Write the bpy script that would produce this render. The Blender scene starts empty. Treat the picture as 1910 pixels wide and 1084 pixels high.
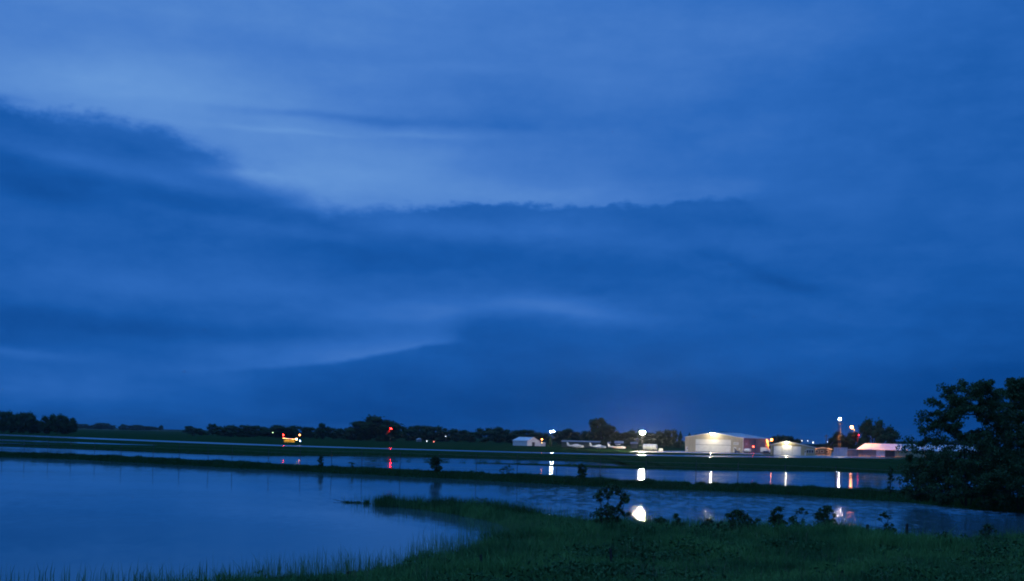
import bpy, bmesh, math, random
import numpy as np
from mathutils import Matrix, Vector
R = math.radians
sc = bpy.context.scene
col = sc.collection
rng = np.random.default_rng(7)
random.seed(7)

# ------------------------------------------------------------------ camera
F, CX, CY = 2305.0, 955.0, 815.0          # focal length and horizon centre of the 1910 px wide frame
ROLL, EYE = R(1.3), 5.0                   # camera roll, eye height above the flood water
cam_d = bpy.data.cameras.new('camera')
cam_d.sensor_width = 36.0
cam_d.lens = 36.0 * F / 1910.0
cam_d.shift_y = (CY - 542.0) / 1910.0
cam_d.clip_start, cam_d.clip_end = 0.1, 20000.0
cam = bpy.data.objects.new('camera', cam_d)
col.objects.link(cam)
M_CAM = Matrix.Translation((0, 0, EYE)) @ Matrix.Rotation(R(90), 4, 'X') @ Matrix.Rotation(ROLL, 4, 'Z')
cam.matrix_world = M_CAM
sc.camera = cam
R_CAM = M_CAM.to_3x3()


def ray(px, py):
    return R_CAM @ Vector(((px - CX) / F, (CY - py) / F, -1.0))


def ground(px, py, z=0.0):
    d = ray(px, py)
    t = (z - EYE) / d.z
    return Vector((d.x * t, d.y * t, z))


def hor(px):
    return CY + math.tan(ROLL) * (px - CX)


def spot(px, dist, z=0.0):
    """a point on the level z at this bearing and distance along +Y"""
    d = ray(px, hor(px))
    return Vector((d.x / d.y * dist, dist, z))


# ------------------------------------------------------------------ node helper
class E:
    """a shader value with arithmetic"""
    def __init__(s, nt, sock):
        s.nt, s.s = nt, sock

    def _m(s, op, *a):
        n = s.nt.nodes.new('ShaderNodeMath'); n.operation = op
        for i, v in enumerate((s,) + a):
            if isinstance(v, E): s.nt.links.new(v.s, n.inputs[i])
            else: n.inputs[i].default_value = v
        return E(s.nt, n.outputs[0])
    def __add__(s, o): return s._m('ADD', o)
    def __sub__(s, o): return s._m('SUBTRACT', o)
    def __mul__(s, o): return s._m('MULTIPLY', o)
    def __truediv__(s, o): return s._m('DIVIDE', o)
    def f(s, op, *a): return s._m(op, *a)
    def smooth(s, a, b, c=0.0, d=1.0):
        n = s.nt.nodes.new('ShaderNodeMapRange'); n.interpolation_type = 'SMOOTHSTEP'
        s.nt.links.new(s.s, n.inputs[0])
        for i, v in zip((1, 2, 3, 4), (a, b, c, d)): n.inputs[i].default_value = v
        return E(s.nt, n.outputs[0])
    def curve(s, pts):
        """piecewise curve through (x, y) points"""
        xs = [p[0] for p in pts]; ys = [p[1] for p in pts]
        x0, x1, y0, y1 = min(xs), max(xs), min(ys), max(ys)
        t = (s - x0) / (x1 - x0)
        n = s.nt.nodes.new('ShaderNodeFloatCurve')
        s.nt.links.new(t.s, n.inputs['Value'])
        c = n.mapping.curves[0]
        dy = (y1 - y0) or 1.0
        q = [((x - x0) / (x1 - x0), (y - y0) / dy) for x, y in pts]
        c.points[0].location = q[0]; c.points[1].location = q[-1]
        for p in q[1:-1]: c.points.new(*p)
        for p in c.points: p.handle_type = 'AUTO_CLAMPED'
        n.mapping.use_clip = False
        n.mapping.update()
        return E(s.nt, n.outputs[0]) * dy + y0


def combine(nt, x, y, z=0.0):
    n = nt.nodes.new('ShaderNodeCombineXYZ')
    for i, v in enumerate((x, y, z)):
        if isinstance(v, E): nt.links.new(v.s, n.inputs[i])
        else: n.inputs[i].default_value = v
    return n.outputs[0]


def noise(nt, vec, scale=1.0, detail=4.0, rough=0.5, w=None):
    n = nt.nodes.new('ShaderNodeTexNoise')
    n.inputs['Scale'].default_value = scale
    n.inputs['Detail'].default_value = detail
    n.inputs['Roughness'].default_value = rough
    if vec is not None: nt.links.new(vec, n.inputs['Vector'])
    return E(nt, n.outputs['Fac'])


# ------------------------------------------------------------------ sky
def lin(r, g, b):
    c = lambda v: (v / 255 / 12.92) if v <= 10 else ((v / 255 + 0.055) / 1.055) ** 2.4
    return (c(r), c(g), c(b), 1.0)


def skyxy(px, py):
    d = ray(px, py).normalized()
    return math.atan2(d.x, d.y) * F, math.asin(d.z) * F


SUN_ELEV, SUN_ROT = R(-4.0), R(-75)
world = bpy.data.worlds.new('World'); sc.world = world
world.use_nodes = True
nt = world.node_tree
nt.nodes.clear()
tc = nt.nodes.new('ShaderNodeTexCoord')
sep = nt.nodes.new('ShaderNodeSeparateXYZ'); nt.links.new(tc.outputs['Generated'], sep.inputs[0])
dx, dy, dz = (E(nt, sep.outputs[i]) for i in range(3))
az = dx.f('ARCTAN2', dy) * F
dz = dz.f('ABSOLUTE')
el = dz.f('ARCSINE') * F
# wind warp of the cloud layers
w1 = noise(nt, combine(nt, az / 260, el / 110), 1.0, 5.0, 0.55) - 0.5
w2 = noise(nt, combine(nt, az / 340 + 7.3, el / 120 + 3.1), 1.0, 5.0, 0.55) - 0.5
wx = az + w1 * 150
wy = el + w2 * 46
puff = noise(nt, combine(nt, az / 60, el / 34), 1.0, 5.0, 0.62) - 0.5


def blob(px, py, rx, ry, amp, ang=0.0, x=wx, y=wy, hard=1.0):
    cx, cy = skyxy(px, py)
    c, s = math.cos(R(ang)), math.sin(R(ang))
    u = ((x - cx) * c + (y - cy) * s) / rx
    v = ((y - cy) * c - (x - cx) * s) / ry
    r2 = u * u + v * v
    return (r2 * -hard).f('EXPONENT') * amp if hasattr(r2, 'f') else None


def neg_exp(e): return (e * -1.0).f('EXPONENT')


# clear, lighter air above the main bank
above = az.curve([(-2600, .58), (-1000, .60), (-500, .61), (0, .51), (400, .435), (960, .345), (2600, .32)])
above = above + 0.01 + (el - 800).f('MAXIMUM', 0.0) * 0.00010
for a in ((250, 170, 330, 60, .20), (640, 325, 260, 55, .15), (1050, 365, 260, 22, .12),
          (900, 200, 300, 60, -.07), (1190, 80, 300, 50, .04), (1230, 160, 120, 30, .035), (1600, 250, 260, 90, -.03),
          (640, 220, 260, 8, -.11), (520, 243, 120, 5, .09), (780, 249, 130, 7, .08), (930, 225, 200, 14, -.05),
          (870, 130, 120, 12, .05), (620, 105, 220, 20, -.05), (1500, 40, 260, 40, .05)):
    above = above + blob(*a)
# the dark main bank and the sky below it
below = az.curve([(-2600, .25), (-1000, .31), (-400, .325), (100, .325), (500, .30), (960, .25), (2600, .22)])
below = below - (el * -1.0 + 260).f('MAXIMUM', 0.0) * 0.00080
for a in ((30, 335, 240, 34, -.12, -8), (230, 245, 260, 22, .03, -10), (560, 350, 90, 18, .14, -12), (220, 316, 290, 13, .08, -5), (480, 420, 330, 14, .05, -7), (420, 392, 230, 26, -.07, -6), (150, 285, 260, 14, .05, -5), (60, 262, 260, 20, -.02),
          (880, 425, 260, 20, .10), (900, 492, 430, 30, -.08), (300, 535, 380, 22, .045), (250, 610, 330, 22, -.07),
          (860, 578, 250, 22, .14, 3), (1080, 586, 130, 17, .12, -5), (560, 655, 330, 30, .05, 3),
          (20, 655, 90, 9, .10, -4), (100, 725, 400, 60, .17), (1420, 505, 110, 20, -.07, -22), (1490, 530, 90, 12, -.04, -5),
          (940, 640, 160, 46, -.05), (900, 735, 420, 40, -.05), (1150, 545, 200, 20, -.04), (1600, 660, 260, 22, .03),
          (1350, 460, 170, 22, .05), (520, 455, 260, 16, -.03), (1350, 740, 300, 30, -.02)):
    below = below + blob(*a)
# sharp ragged upper edge of the bank
edge_px = [(-700, 120), (-300, 150), (0, 190), (60, 206), (130, 212), (270, 232), (350, 262), (425, 294), (470, 322), (530, 338), (590, 372),
           (625, 387), (900, 382), (1100, 385), (1230, 384), (1300, 369), (1400, 366), (1600, 376), (1910, 380), (2500, 380)]
edge = az.curve([skyxy(*p) for p in edge_px])
strength_soft = az.curve([(-2600, 28), (-955, 26), (-600, 34), (-440, 60), (-330, 30), (0, 12), (350, 12), (480, 90), (960, 200), (2600, 260)])
puff2 = noise(nt, combine(nt, az / 22 + 3.0, el / 15), 1.0, 4.0, 0.6) - 0.5
gap = edge - el + puff * 46 + puff2 * 22 + w2 * 20
m = (gap / strength_soft).smooth(-0.6, 0.8)
val = above + (below - above) * m
# pale break low at left centre, cut off below by a darker shelf
shelf = az.curve([skyxy(*p) for p in ((-200, 700), (200, 700), (380, 694), (560, 682), (650, 673), (740, 656), (860, 639), (1100, 636))])
g_ = el - shelf + puff2 * 7 + w1 * 10
lit = az.curve([(-1200, 0), (-760, .0), (-560, .06), (-380, .17), (-240, .24), (-150, .20), (-95, .05), (-60, 0), (400, 0)])
val = val + (g_ / 9).smooth(-0.7, 0.7) * ((g_.f('MAXIMUM', 0.0) * -0.024).f('EXPONENT')) * lit
# small lit gaps and shreds
val = val + blob(440, 318, 85, 12, .15, -4) + blob(525, 342, 85, 20, .10, -10) + blob(8, 178, 50, 6, -.10, -4)
val = val + blob(590, 385, 40, 10, .10)
# broad streaks in a flat layer, seen in perspective
lay = combine(nt, dx / (dz + 0.12), dy / (dz + 0.12) * 0.55)
st = noise(nt, lay, 1.1, 6.0, 0.55) - 0.5
fine = noise(nt, combine(nt, az / 120, el / 42), 1.0, 6.0, 0.6) - 0.5
mott = noise(nt, combine(nt, az / 190 + 11.0, el / 95), 1.0, 4.0, 0.55) - 0.5
bands = noise(nt, combine(nt, az / 520 + 2.0, el / 46 + w1 * 0.8), 1.0, 4.0, 0.5) - 0.5
val = val + st * 0.18 + mott * 0.12 + fine * 0.09 + puff * 0.06 + puff2 * 0.025 + bands * 0.07 + 0.015
ramp = nt.nodes.new('ShaderNodeValToRGB')
nt.links.new(val.s, ramp.inputs[0])
cr = ramp.color_ramp
stops = [(0.0, (4, 56, 122)), (0.14, (9, 70, 143)), (0.28, (22, 87, 167)), (0.42, (43, 104, 186)), (0.60, (70, 124, 201)), (0.82, (98, 148, 214)), (1.0, (126, 172, 228))]
cr.elements[0].position, cr.elements[0].color = stops[0][0], lin(*stops[0][1])
cr.elements[1].position, cr.elements[1].color = stops[-1][0], lin(*stops[-1][1])
for p, c in stops[1:-1]:
    e = cr.elements.new(p); e.color = lin(*c)
sky = nt.nodes.new('ShaderNodeTexSky')
sky.sky_type = 'NISHITA'; sky.sun_disc = False
sky.sun_elevation, sky.sun_rotation = SUN_ELEV, SUN_ROT
sky.ozone_density = 6.0
bg_clouds = nt.nodes.new('ShaderNodeBackground')
# an overcast sky goes on brightening towards the zenith
nt.links.new(((dz - 0.32).f('MAXIMUM', 0.0) * 1.3 + 1.0).s, bg_clouds.inputs['Strength'])
bg_sky = nt.nodes.new('ShaderNodeBackground'); bg_sky.inputs['Strength'].default_value = 0.1
nt.links.new(ramp.outputs[0], bg_clouds.inputs['Color'])
nt.links.new(sky.outputs[0], bg_sky.inputs['Color'])
add = nt.nodes.new('ShaderNodeAddShader')
nt.links.new(bg_clouds.outputs[0], add.inputs[0]); nt.links.new(bg_sky.outputs[0], add.inputs[1])
world.cycles.sampling_method = 'MANUAL'; world.cycles.sample_map_resolution = 512
wo = nt.nodes.new('ShaderNodeOutputWorld')
nt.links.new(add.outputs[0], wo.inputs['Surface'])

# last glow of the set sun: one very weak, wide, blue sun lamp
sun_d = bpy.data.lights.new('sun', 'SUN'); sun_d.energy = 0.03; sun_d.angle = R(40); sun_d.color = (0.45, 0.65, 1.0)
sun = bpy.data.objects.new('sun', sun_d); col.objects.link(sun)
sun.rotation_euler = (R(62), 0, R(-75 + 180 + 40))

vs = sc.view_settings
vs.view_transform = 'Standard'; vs.look = 'None'; vs.exposure = 0.0; vs.gamma = 1.0; vs.use_curve_mapping = False
sc.cycles.use_denoising = True
sc.cycles.filter_width = 1.9
sc.cycles.max_bounces = 6
sc.cycles.volume_bounces = 1

# ------------------------------------------------------------------ materials
MATS = {}


def mat(name, c1, c2=None, rough=0.8, scale=3.0, spec=0.3, metal=0.0, bump=0.0, bscale=None, detail=4.0, streak=None):
    if name in MATS: return MATS[name]
    m = bpy.data.materials.new(name); m.use_nodes = True
    t = m.node_tree; b = t.nodes['Principled BSDF']
    b.inputs['Roughness'].default_value = rough
    b.inputs['Specular IOR Level'].default_value = spec
    b.inputs['Metallic'].default_value = metal
    co = t.nodes.new('ShaderNodeTexCoord')
    vec = co.outputs['Object']
    if streak:
        mp = t.nodes.new('ShaderNodeMapping'); mp.inputs['Scale'].default_value = streak
        t.links.new(vec, mp.inputs[0]); vec = mp.outputs[0]
    n = noise(t, vec, scale, detail, 0.6)
    mx = t.nodes.new('ShaderNodeMix'); mx.data_type = 'RGBA'
    t.links.new(n.smooth(0.3, 0.7).s, mx.inputs[0])
    mx.inputs[6].default_value = (*c1, 1); mx.inputs[7].default_value = (*(c2 or [v * 0.8 for v in c1]), 1)
    t.links.new(mx.outputs[2], b.inputs['Base Color'])
    if bump:
        n2 = noise(t, vec, bscale or scale * 4, 4.0, 0.6)
        bp = t.nodes.new('ShaderNodeBump'); bp.inputs['Strength'].default_value = bump
        t.links.new(n2.s, bp.inputs['Height']); t.links.new(bp.outputs[0], b.inputs['Normal'])
    MATS[name] = m
    return m


def glow(name, color, strength):
    if name in MATS: return MATS[name]
    m = bpy.data.materials.new(name); m.use_nodes = True
    t = m.node_tree; b = t.nodes['Principled BSDF']
    b.inputs['Base Color'].default_value = (0.8, 0.8, 0.8, 1)
    b.inputs['Emission Color'].default_value = (*color, 1)
    # procedural: the lens ribs dim the lamp glass a little
    co = t.nodes.new('ShaderNodeTexCoord')
    n = noise(t, co.outputs['Object'], 6.0, 1.0)
    e = n * 0.2 * strength + 0.9 * strength
    t.links.new(e.s, b.inputs['Emission Strength'])
    MATS[name] = m
    return m


def water_mat(name, ripple, rough, wave_scale=1.0):
    m = bpy.data.materials.new(name); m.use_nodes = True
    t = m.node_tree; b = t.nodes['Principled BSDF']
    b.inputs['Base Color'].default_value = (0.045, 0.10, 0.115, 1)
    b.inputs['IOR'].default_value = 1.33
    b.inputs['Specular IOR Level'].default_value = 0.5
    co = t.nodes.new('ShaderNodeTexCoord')
    sp = t.nodes.new('ShaderNodeSeparateXYZ'); t.links.new(co.outputs['Object'], sp.inputs[0])
    x, y = E(t, sp.outputs[0]), E(t, sp.outputs[1])
    big = noise(t, combine(t, x / 38, y / 24), 1.0, 3.0, 0.5)       # lanes of calm and ruffled water
    calm = big.smooth(0.36, 0.64)
    cur = (x * 0.1 + 0.2).smooth(0.0, 1.0) * (y * -0.025 + 3.5).smooth(0.0, 1.0)      # the current ruffles the near water on the right
    t.links.new((calm * rough * 0.5 + rough * 0.8 + cur * 0.055).s, b.inputs['Roughness'])
    # wavelets tilt the surface: slopes taken straight from noise, so they hold at grazing angles
    def slopes(sx, sy, det, off):
        n = t.nodes.new('ShaderNodeTexNoise'); n.inputs['Scale'].default_value = 1.0
        n.inputs['Detail'].default_value = det; n.inputs['Roughness'].default_value = 0.6
        t.links.new(combine(t, x * sx + off, y * sy), n.inputs['Vector'])
        s_ = t.nodes.new('ShaderNodeSeparateColor'); t.links.new(n.outputs['Color'], s_.inputs[0])
        return E(t, s_.outputs[0]) - 0.5, E(t, s_.outputs[1]) - 0.5
    ax, ay = slopes(1.5 * wave_scale, 0.8 * wave_scale, 4.0, 0.0)
    bx, by = slopes(0.12 * wave_scale, 0.10 * wave_scale, 2.0, 9.0)
    k = calm * ripple * 0.35 + cur * ripple * 6.5 + ripple * 0.22
    nx_ = (ax * 0.07 + bx * 0.03) * k; ny_ = (ay * 0.07 + by * 0.03) * k
    nm = t.nodes.new('ShaderNodeVectorMath'); nm.operation = 'NORMALIZE'
    t.links.new(combine(t, nx_, ny_, 1.0), nm.inputs[0]); t.links.new(nm.outputs[0], b.inputs['Normal'])
    MATS[name] = m
    return m


M_WATER = water_mat('flood_water', 1.0, 0.075)
M_GRASS_G = mat('meadow', (0.010, 0.038, 0.012), (0.016, 0.052, 0.017), 0.95, 0.35, 0.0, bump=0.6, bscale=6)
M_GRASS = mat('grass_blades', (0.04, 0.12, 0.04), (0.14, 0.28, 0.075), 0.8, 0.3, 0.05)
M_GRASS_DIKE = mat('dike_grass', (0.03, 0.08, 0.024), (0.05, 0.11, 0.034), 0.85, 0.2, 0.02)
M_REED = mat('reed_blades', (0.09, 0.19, 0.05), (0.15, 0.22, 0.08), 0.8, 0.5, 0.1)
M_LEAF = mat('leaf', (0.035, 0.075, 0.025), (0.055, 0.10, 0.03), 0.7, 0.8, 0.2)
M_LEAF_FAR = mat('far_leaf', (0.03, 0.055, 0.022), (0.045, 0.075, 0.028), 0.9, 0.1, 0.05)
M_BARK = mat('bark', (0.06, 0.045, 0.035), (0.035, 0.028, 0.022), 0.95, 3.0, 0.1, bump=0.5)
M_SOIL = mat('soil', (0.04, 0.035, 0.025), (0.03, 0.04, 0.018), 0.95, 0.7, 0.1, bump=0.6)
M_WET = mat('wet_asphalt', (0.045, 0.045, 0.048), (0.06, 0.06, 0.062), 0.16, 0.05, 0.6, bump=0.02, bscale=0.4)
M_APRON = mat('wet_concrete', (0.24, 0.23, 0.21), (0.17, 0.165, 0.155), 0.25, 0.08, 0.5, bump=0.03, bscale=0.5)
M_STEEL = mat('galvanised_steel', (0.22, 0.23, 0.24), (0.15, 0.16, 0.17), 0.5, 4.0, 0.5, 0.6)
M_DARKSTEEL = mat('dark_steel', (0.04, 0.042, 0.045), (0.06, 0.06, 0.06), 0.6, 4.0, 0.4)
M_WOOD = mat('weathered_wood', (0.035, 0.028, 0.022), (0.06, 0.05, 0.042), 0.9, 6.0, 0.1, bump=0.4)
M_WHITE = mat('white_paint', (0.72, 0.72, 0.70), (0.62, 0.62, 0.60), 0.5, 1.2, 0.4)
M_DOORW = mat('white_door_panel', (0.74, 0.73, 0.69), (0.64, 0.63, 0.60), 0.5, 0.7, 0.4)
M_BEIGE = mat('beige_siding', (0.44, 0.39, 0.29), (0.37, 0.33, 0.25), 0.55, 0.9, 0.4, streak=(1, 1, 0.15))
M_TAN = mat('yellow_tan_siding', (0.46, 0.39, 0.22), (0.38, 0.33, 0.19), 0.6, 0.9, 0.4, streak=(1, 1, 0.15))
M_SHADEWALL = mat('shaded_siding', (0.33, 0.26, 0.23), (0.26, 0.21, 0.19), 0.6, 0.9, 0.4, streak=(1, 1, 0.15))  # darker copy of the siding, the side wall's shade put into the colour
M_ROOF = mat('pale_metal_roof', (0.66, 0.68, 0.70), (0.55, 0.57, 0.59), 0.4, 0.6, 0.4, streak=(1, 1, 1))
M_GREYWALL = mat('grey_siding', (0.26, 0.27, 0.28), (0.2, 0.21, 0.22), 0.7, 0.8, 0.3, streak=(1, 1, 0.15))
M_YELLOW = mat('yellow_light_pool', (0.62, 0.42, 0.05), (0.5, 0.34, 0.05), 0.6, 2.0, 0.3)  # yellow of the lit ground under the indicator, put into a colour
M_DIMWALL = mat('dim_green_siding', (0.09, 0.11, 0.085), (0.07, 0.085, 0.07), 0.8, 0.8, 0.2)
M_STRAW = mat('straw', (0.22, 0.19, 0.10), (0.14, 0.13, 0.07), 0.85, 0.6, 0.1)
M_WEED = mat('weed_leaf', (0.025, 0.08, 0.028), (0.06, 0.14, 0.04), 0.8, 0.5, 0.1)
M_GLASS = mat('dark_window_glass', (0.02, 0.025, 0.03), (0.03, 0.03, 0.035), 0.1, 1.0, 0.6)
M_BLACK = mat('black_rubber', (0.02, 0.02, 0.02), (0.03, 0.03, 0.03), 0.8, 4.0, 0.2)
M_BLUEP = mat('blue_machine_paint', (0.03, 0.06, 0.16), (0.025, 0.05, 0.12), 0.4, 2.0, 0.4)
M_REDP = mat('red_paint', (0.45, 0.04, 0.03), (0.36, 0.035, 0.03), 0.45, 2.0, 0.4)
M_SOCK = mat('orange_sock_cloth', (0.75, 0.10, 0.04), (0.62, 0.08, 0.035), 0.85, 2.0, 0.1)
M_FARWALL = mat('far_grey_wall', (0.3, 0.3, 0.3), (0.25, 0.25, 0.25), 0.7, 0.5, 0.3)
M_HILL = mat('far_wooded_hill', (0.035, 0.06, 0.03), (0.05, 0.075, 0.035), 0.95, 0.02, 0.05)


# ------------------------------------------------------------------ mesh helpers
def arr_mesh(name, V, polys_flat, sizes):
    me = bpy.data.meshes.new(name)
    V = np.asarray(V, np.float32); polys_flat = np.asarray(polys_flat, np.int32); sizes = np.asarray(sizes, np.int32)
    me.vertices.add(len(V)); me.vertices.foreach_set('co', V.ravel())
    me.loops.add(len(polys_flat)); me.loops.foreach_set('vertex_index', polys_flat)
    me.polygons.add(len(sizes))
    st_ = np.concatenate(([0], np.cumsum(sizes)[:-1])).astype(np.int32)
    me.polygons.foreach_set('loop_start', st_)
    me.update(calc_edges=True)
    return me


def link(name, me, material, parent=None, smooth=False):
    if material and not me.materials: me.materials.append(material)
    o = bpy.data.objects.new(name, me); col.objects.link(o)
    if parent: o.parent = parent
    if smooth:
        me.polygons.foreach_set('use_smooth', [True] * len(me.polygons))
    return o


def tag(o, label=None, cat=None, group=None, kind=None):
    if label: o['label'] = label
    if cat: o['category'] = cat
    if group: o['group'] = group
    if kind: o['kind'] = kind
    return o


def empty(name, loc, rz=0.0, label=None, cat=None, group=None):
    o = bpy.data.objects.new(name, None); col.objects.link(o)
    o.location = loc; o.rotation_euler = (0, 0, rz)
    return tag(o, label, cat, group)


class MB:
    """collects primitives into one mesh"""
    def __init__(s): s.v, s.f = [], []

    def add(s, V, Fs):
        k = len(s.v); s.v += [tuple(p) for p in V]; s.f += [tuple(i + k for i in f) for f in Fs]; return s

    def box(s, x0, x1, y0, y1, z0, z1):
        return s.add([(x0, y0, z0), (x1, y0, z0), (x1, y1, z0), (x0, y1, z0), (x0, y0, z1), (x1, y0, z1), (x1, y1, z1), (x0, y1, z1)],
                     [(0, 3, 2, 1), (4, 5, 6, 7), (0, 1, 5, 4), (1, 2, 6, 5), (2, 3, 7, 6), (3, 0, 4, 7)])

    def tube(s, pts, rad, n=6, cap=True):
        pts = [Vector(p) for p in pts]
        if not hasattr(rad, '__len__'): rad = [rad] * len(pts)
        V, Fs = [], []
        for i, p in enumerate(pts):
            t = (pts[min(i + 1, len(pts) - 1)] - pts[max(i - 1, 0)]).normalized()
            a = t.orthogonal().normalized() if abs(t.z) > 0.9 or True else None
            ref = Vector((0, 0, 1)) if abs(t.z) < 0.9 else Vector((1, 0, 0))
            a = t.cross(ref).normalized(); b = t.cross(a)
            for j in range(n):
                q = 2 * math.pi * j / n
                V.append(p + (a * math.cos(q) + b * math.sin(q)) * rad[i])
        for i in range(len(pts) - 1):
            for j in range(n):
                Fs.append((i * n + j, i * n + (j + 1) % n, (i + 1) * n + (j + 1) % n, (i + 1) * n + j))
        if cap:
            Fs.append(tuple(range(n - 1, -1, -1))); Fs.append(tuple(range((len(pts) - 1) * n, len(pts) * n)))
        return s.add(V, Fs)

    def ball(s, c, r, n=10, m=6, sc_=(1, 1, 1)):
        V = [(c[0], c[1], c[2] - r * sc_[2])]
        for i in range(1, m):
            a = -math.pi / 2 + math.pi * i / m
            for j in range(n):
                q = 2 * math.pi * j / n
                V.append((c[0] + r * sc_[0] * math.cos(a) * math.cos(q), c[1] + r * sc_[1] * math.cos(a) * math.sin(q), c[2] + r * sc_[2] * math.sin(a)))
        V.append((c[0], c[1], c[2] + r * sc_[2]))
        Fs = [(0, 1 + (j + 1) % n, 1 + j) for j in range(n)]
        for i in range(m - 2):
            for j in range(n):
                a = 1 + i * n
                Fs.append((a + j, a + (j + 1) % n, a + n + (j + 1) % n, a + n + j))
        L = len(V) - 1; a = 1 + (m - 2) * n
        Fs += [(a + j, a + (j + 1) % n, L) for j in range(n)]
        return s.add(V, Fs)

    def prism(s, poly, y0, y1):
        """polygon in x,z pushed from y0 to y1"""
        n = len(poly)
        V = [(x, y0, z) for x, z in poly] + [(x, y1, z) for x, z in poly]
        Fs = [tuple(range(n)), tuple(range(2 * n - 1, n - 1, -1))]
        Fs += [(i, i + n, (i + 1) % n + n, (i + 1) % n) for i in range(n)]
        return s.add(V, Fs)

    def mesh(s, name):
        me = bpy.data.meshes.new(name); me.from_pydata(s.v, [], s.f)
        bm = bmesh.new(); bm.from_mesh(me); bmesh.ops.recalc_face_normals(bm, faces=bm.faces); bm.to_mesh(me); bm.free()
        return me

    def build(s, name, material, parent=None, smooth=False):
        return link(name, s.mesh(name), material, parent, smooth)


# ------------------------------------------------------------------ setting: water and land
def sheet(name, pts, z, material, kind='structure'):
    me = bpy.data.meshes.new(name)
    me.from_pydata([(p[0], p[1], z) for p in pts], [], [tuple(range(len(pts)))])
    bm = bmesh.new(); bm.from_mesh(me)
    bmesh.ops.recalc_face_normals(bm, faces=bm.faces)
    for f in bm.faces:
        if f.normal.z < 0: f.normal_flip()
    bm.to_mesh(me); bm.free()
    o = link(name, me, material)
    o['kind'] = kind
    return o


sheet('water', [(-1500, -60), (1500, -60), (1500, 1500), (-1500, 1500)], 0.0, M_WATER)
LAND = 0.5
shore_px = [(-900, 796), (-400, 816), (-150, 826), (0, 832.3), (240, 841.5), (480, 850.5), (560, 850), (640, 850.5), (720, 852), (800, 853.5), (900, 855.5), (1000, 858), (1090, 860.5),
            (1160, 866), (1190, 873.5), (1300, 876.5), (1420, 878.2), (1540, 879), (1620, 881), (1690, 884), (1800, 886), (1950, 889), (2300, 897), (3000, 910)]
shore = []
for i in range(len(shore_px) - 1):
    a, b = shore_px[i], shore_px[i + 1]
    k = max(2, int((b[0] - a[0]) / 12))
    for j in range(k):
        t = j / k
        x = a[0] + (b[0] - a[0]) * t; y = a[1] + (b[1] - a[1]) * t
        if y < hor(x) + 8: continue
        g = ground(x, y)
        shore.append((g.x + rng.normal(0, .5), g.y + rng.normal(0, 1.1)))
# airfield ground: one sheet that reaches the horizon, its shore dipping under the water
V, Fs = [], []
rows = [(-6, -0.5), (0, -0.02), (5, 0.22), (14, LAND - .08), (30, LAND)]
shore = [(-5000, shore[0][1] + 500)] + shore + [(5000, shore[-1][1])]
n = len(shore)
for d, z in rows:
    for x, y in shore: V.append((x, y + d, z))
for x, y in shore: V.append((x * (6 if abs(x) > 4000 else 1), max(2500.0, y + 400), LAND))
for x, y in shore: V.append((x * (6 if abs(x) > 4000 else 1), 16000.0, LAND))
for i in range(len(rows) + 1):
    for j in range(n - 1):
        Fs.append((i * n + j, i * n + j + 1, (i + 1) * n + j + 1, (i + 1) * n + j))
gm = bpy.data.meshes.new('ground'); gm.from_pydata(V, [], Fs)
tag(link('ground', gm, M_GRASS_G, smooth=True), kind='structure')


def strip(name, px_pts, z, w, material):
    """a ribbon of ground cover along pixel points back-projected to the level z; w = half width in metres"""
    P = [ground(x, y, z) for x, y in px_pts]
    L, Rr = [], []
    for i, p in enumerate(P):
        t = (P[min(i + 1, len(P) - 1)] - P[max(i - 1, 0)]).normalized()
        nrm = Vector((-t.y, t.x, 0))
        ww = w[i] if hasattr(w, '__len__') else w
        L.append(p + nrm * ww); Rr.append(p - nrm * ww)
    V = [tuple(p) for p in L] + [tuple(p) for p in Rr]
    k = len(P)
    me = bpy.data.meshes.new(name); me.from_pydata(V, [], [(i, i + k, i + k + 1, i + 1) for i in range(k - 1)])
    return tag(link(name, me, material), kind='structure')


runway_px = [(-420, 793.2), (-200, 802.5), (0, 811), (250, 821), (480, 829.7), (640, 834.7), (790, 838.9), (950, 843.2), (1100, 846.9), (1200, 849), (1300, 850.6), (1420, 851.8), (1540, 852.6), (1640, 854)]
strip('runway', runway_px, LAND + .012, 13, M_WET)
strip('flooded_ditch', [(-300, 808.5), (-100, 817), (0, 821), (120, 825.2), (230, 829), (290, 830.6)], LAND + .008, [9, 10, 10, 8, 5, 1], M_WATER)
strip('flooded_furrow', [(-200, 819.5), (0, 827), (110, 830.5)], LAND + .008, [3, 3, .5], M_WATER)
ap = [ground(x, y, LAND) for x, y in ((1172, 843.0), (1285, 845.2), (1380, 847.3), (1440, 848.3), (1450, 851.8), (1560, 853.6), (1650, 853.2), (1720, 853), (1720, 846), (1560, 840.5), (1440, 837.5), (1275, 841.0), (1185, 841.3))]
sheet('apron', ap, LAND + .016, M_APRON)
# thin half-drowned grass spit before the far shore
sp = []
top = [(905, 864.2), (980, 865.5), (1060, 867.2), (1130, 869.2), (1185, 871.5)]
bot = [(1185, 874.6), (1130, 873.2), (1060, 870.2), (980, 867.2), (905, 864.8)]
for p in top + bot: sp.append(ground(*p))
sheet('grass_spit', sp, 0.06, M_GRASS_G)

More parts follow.
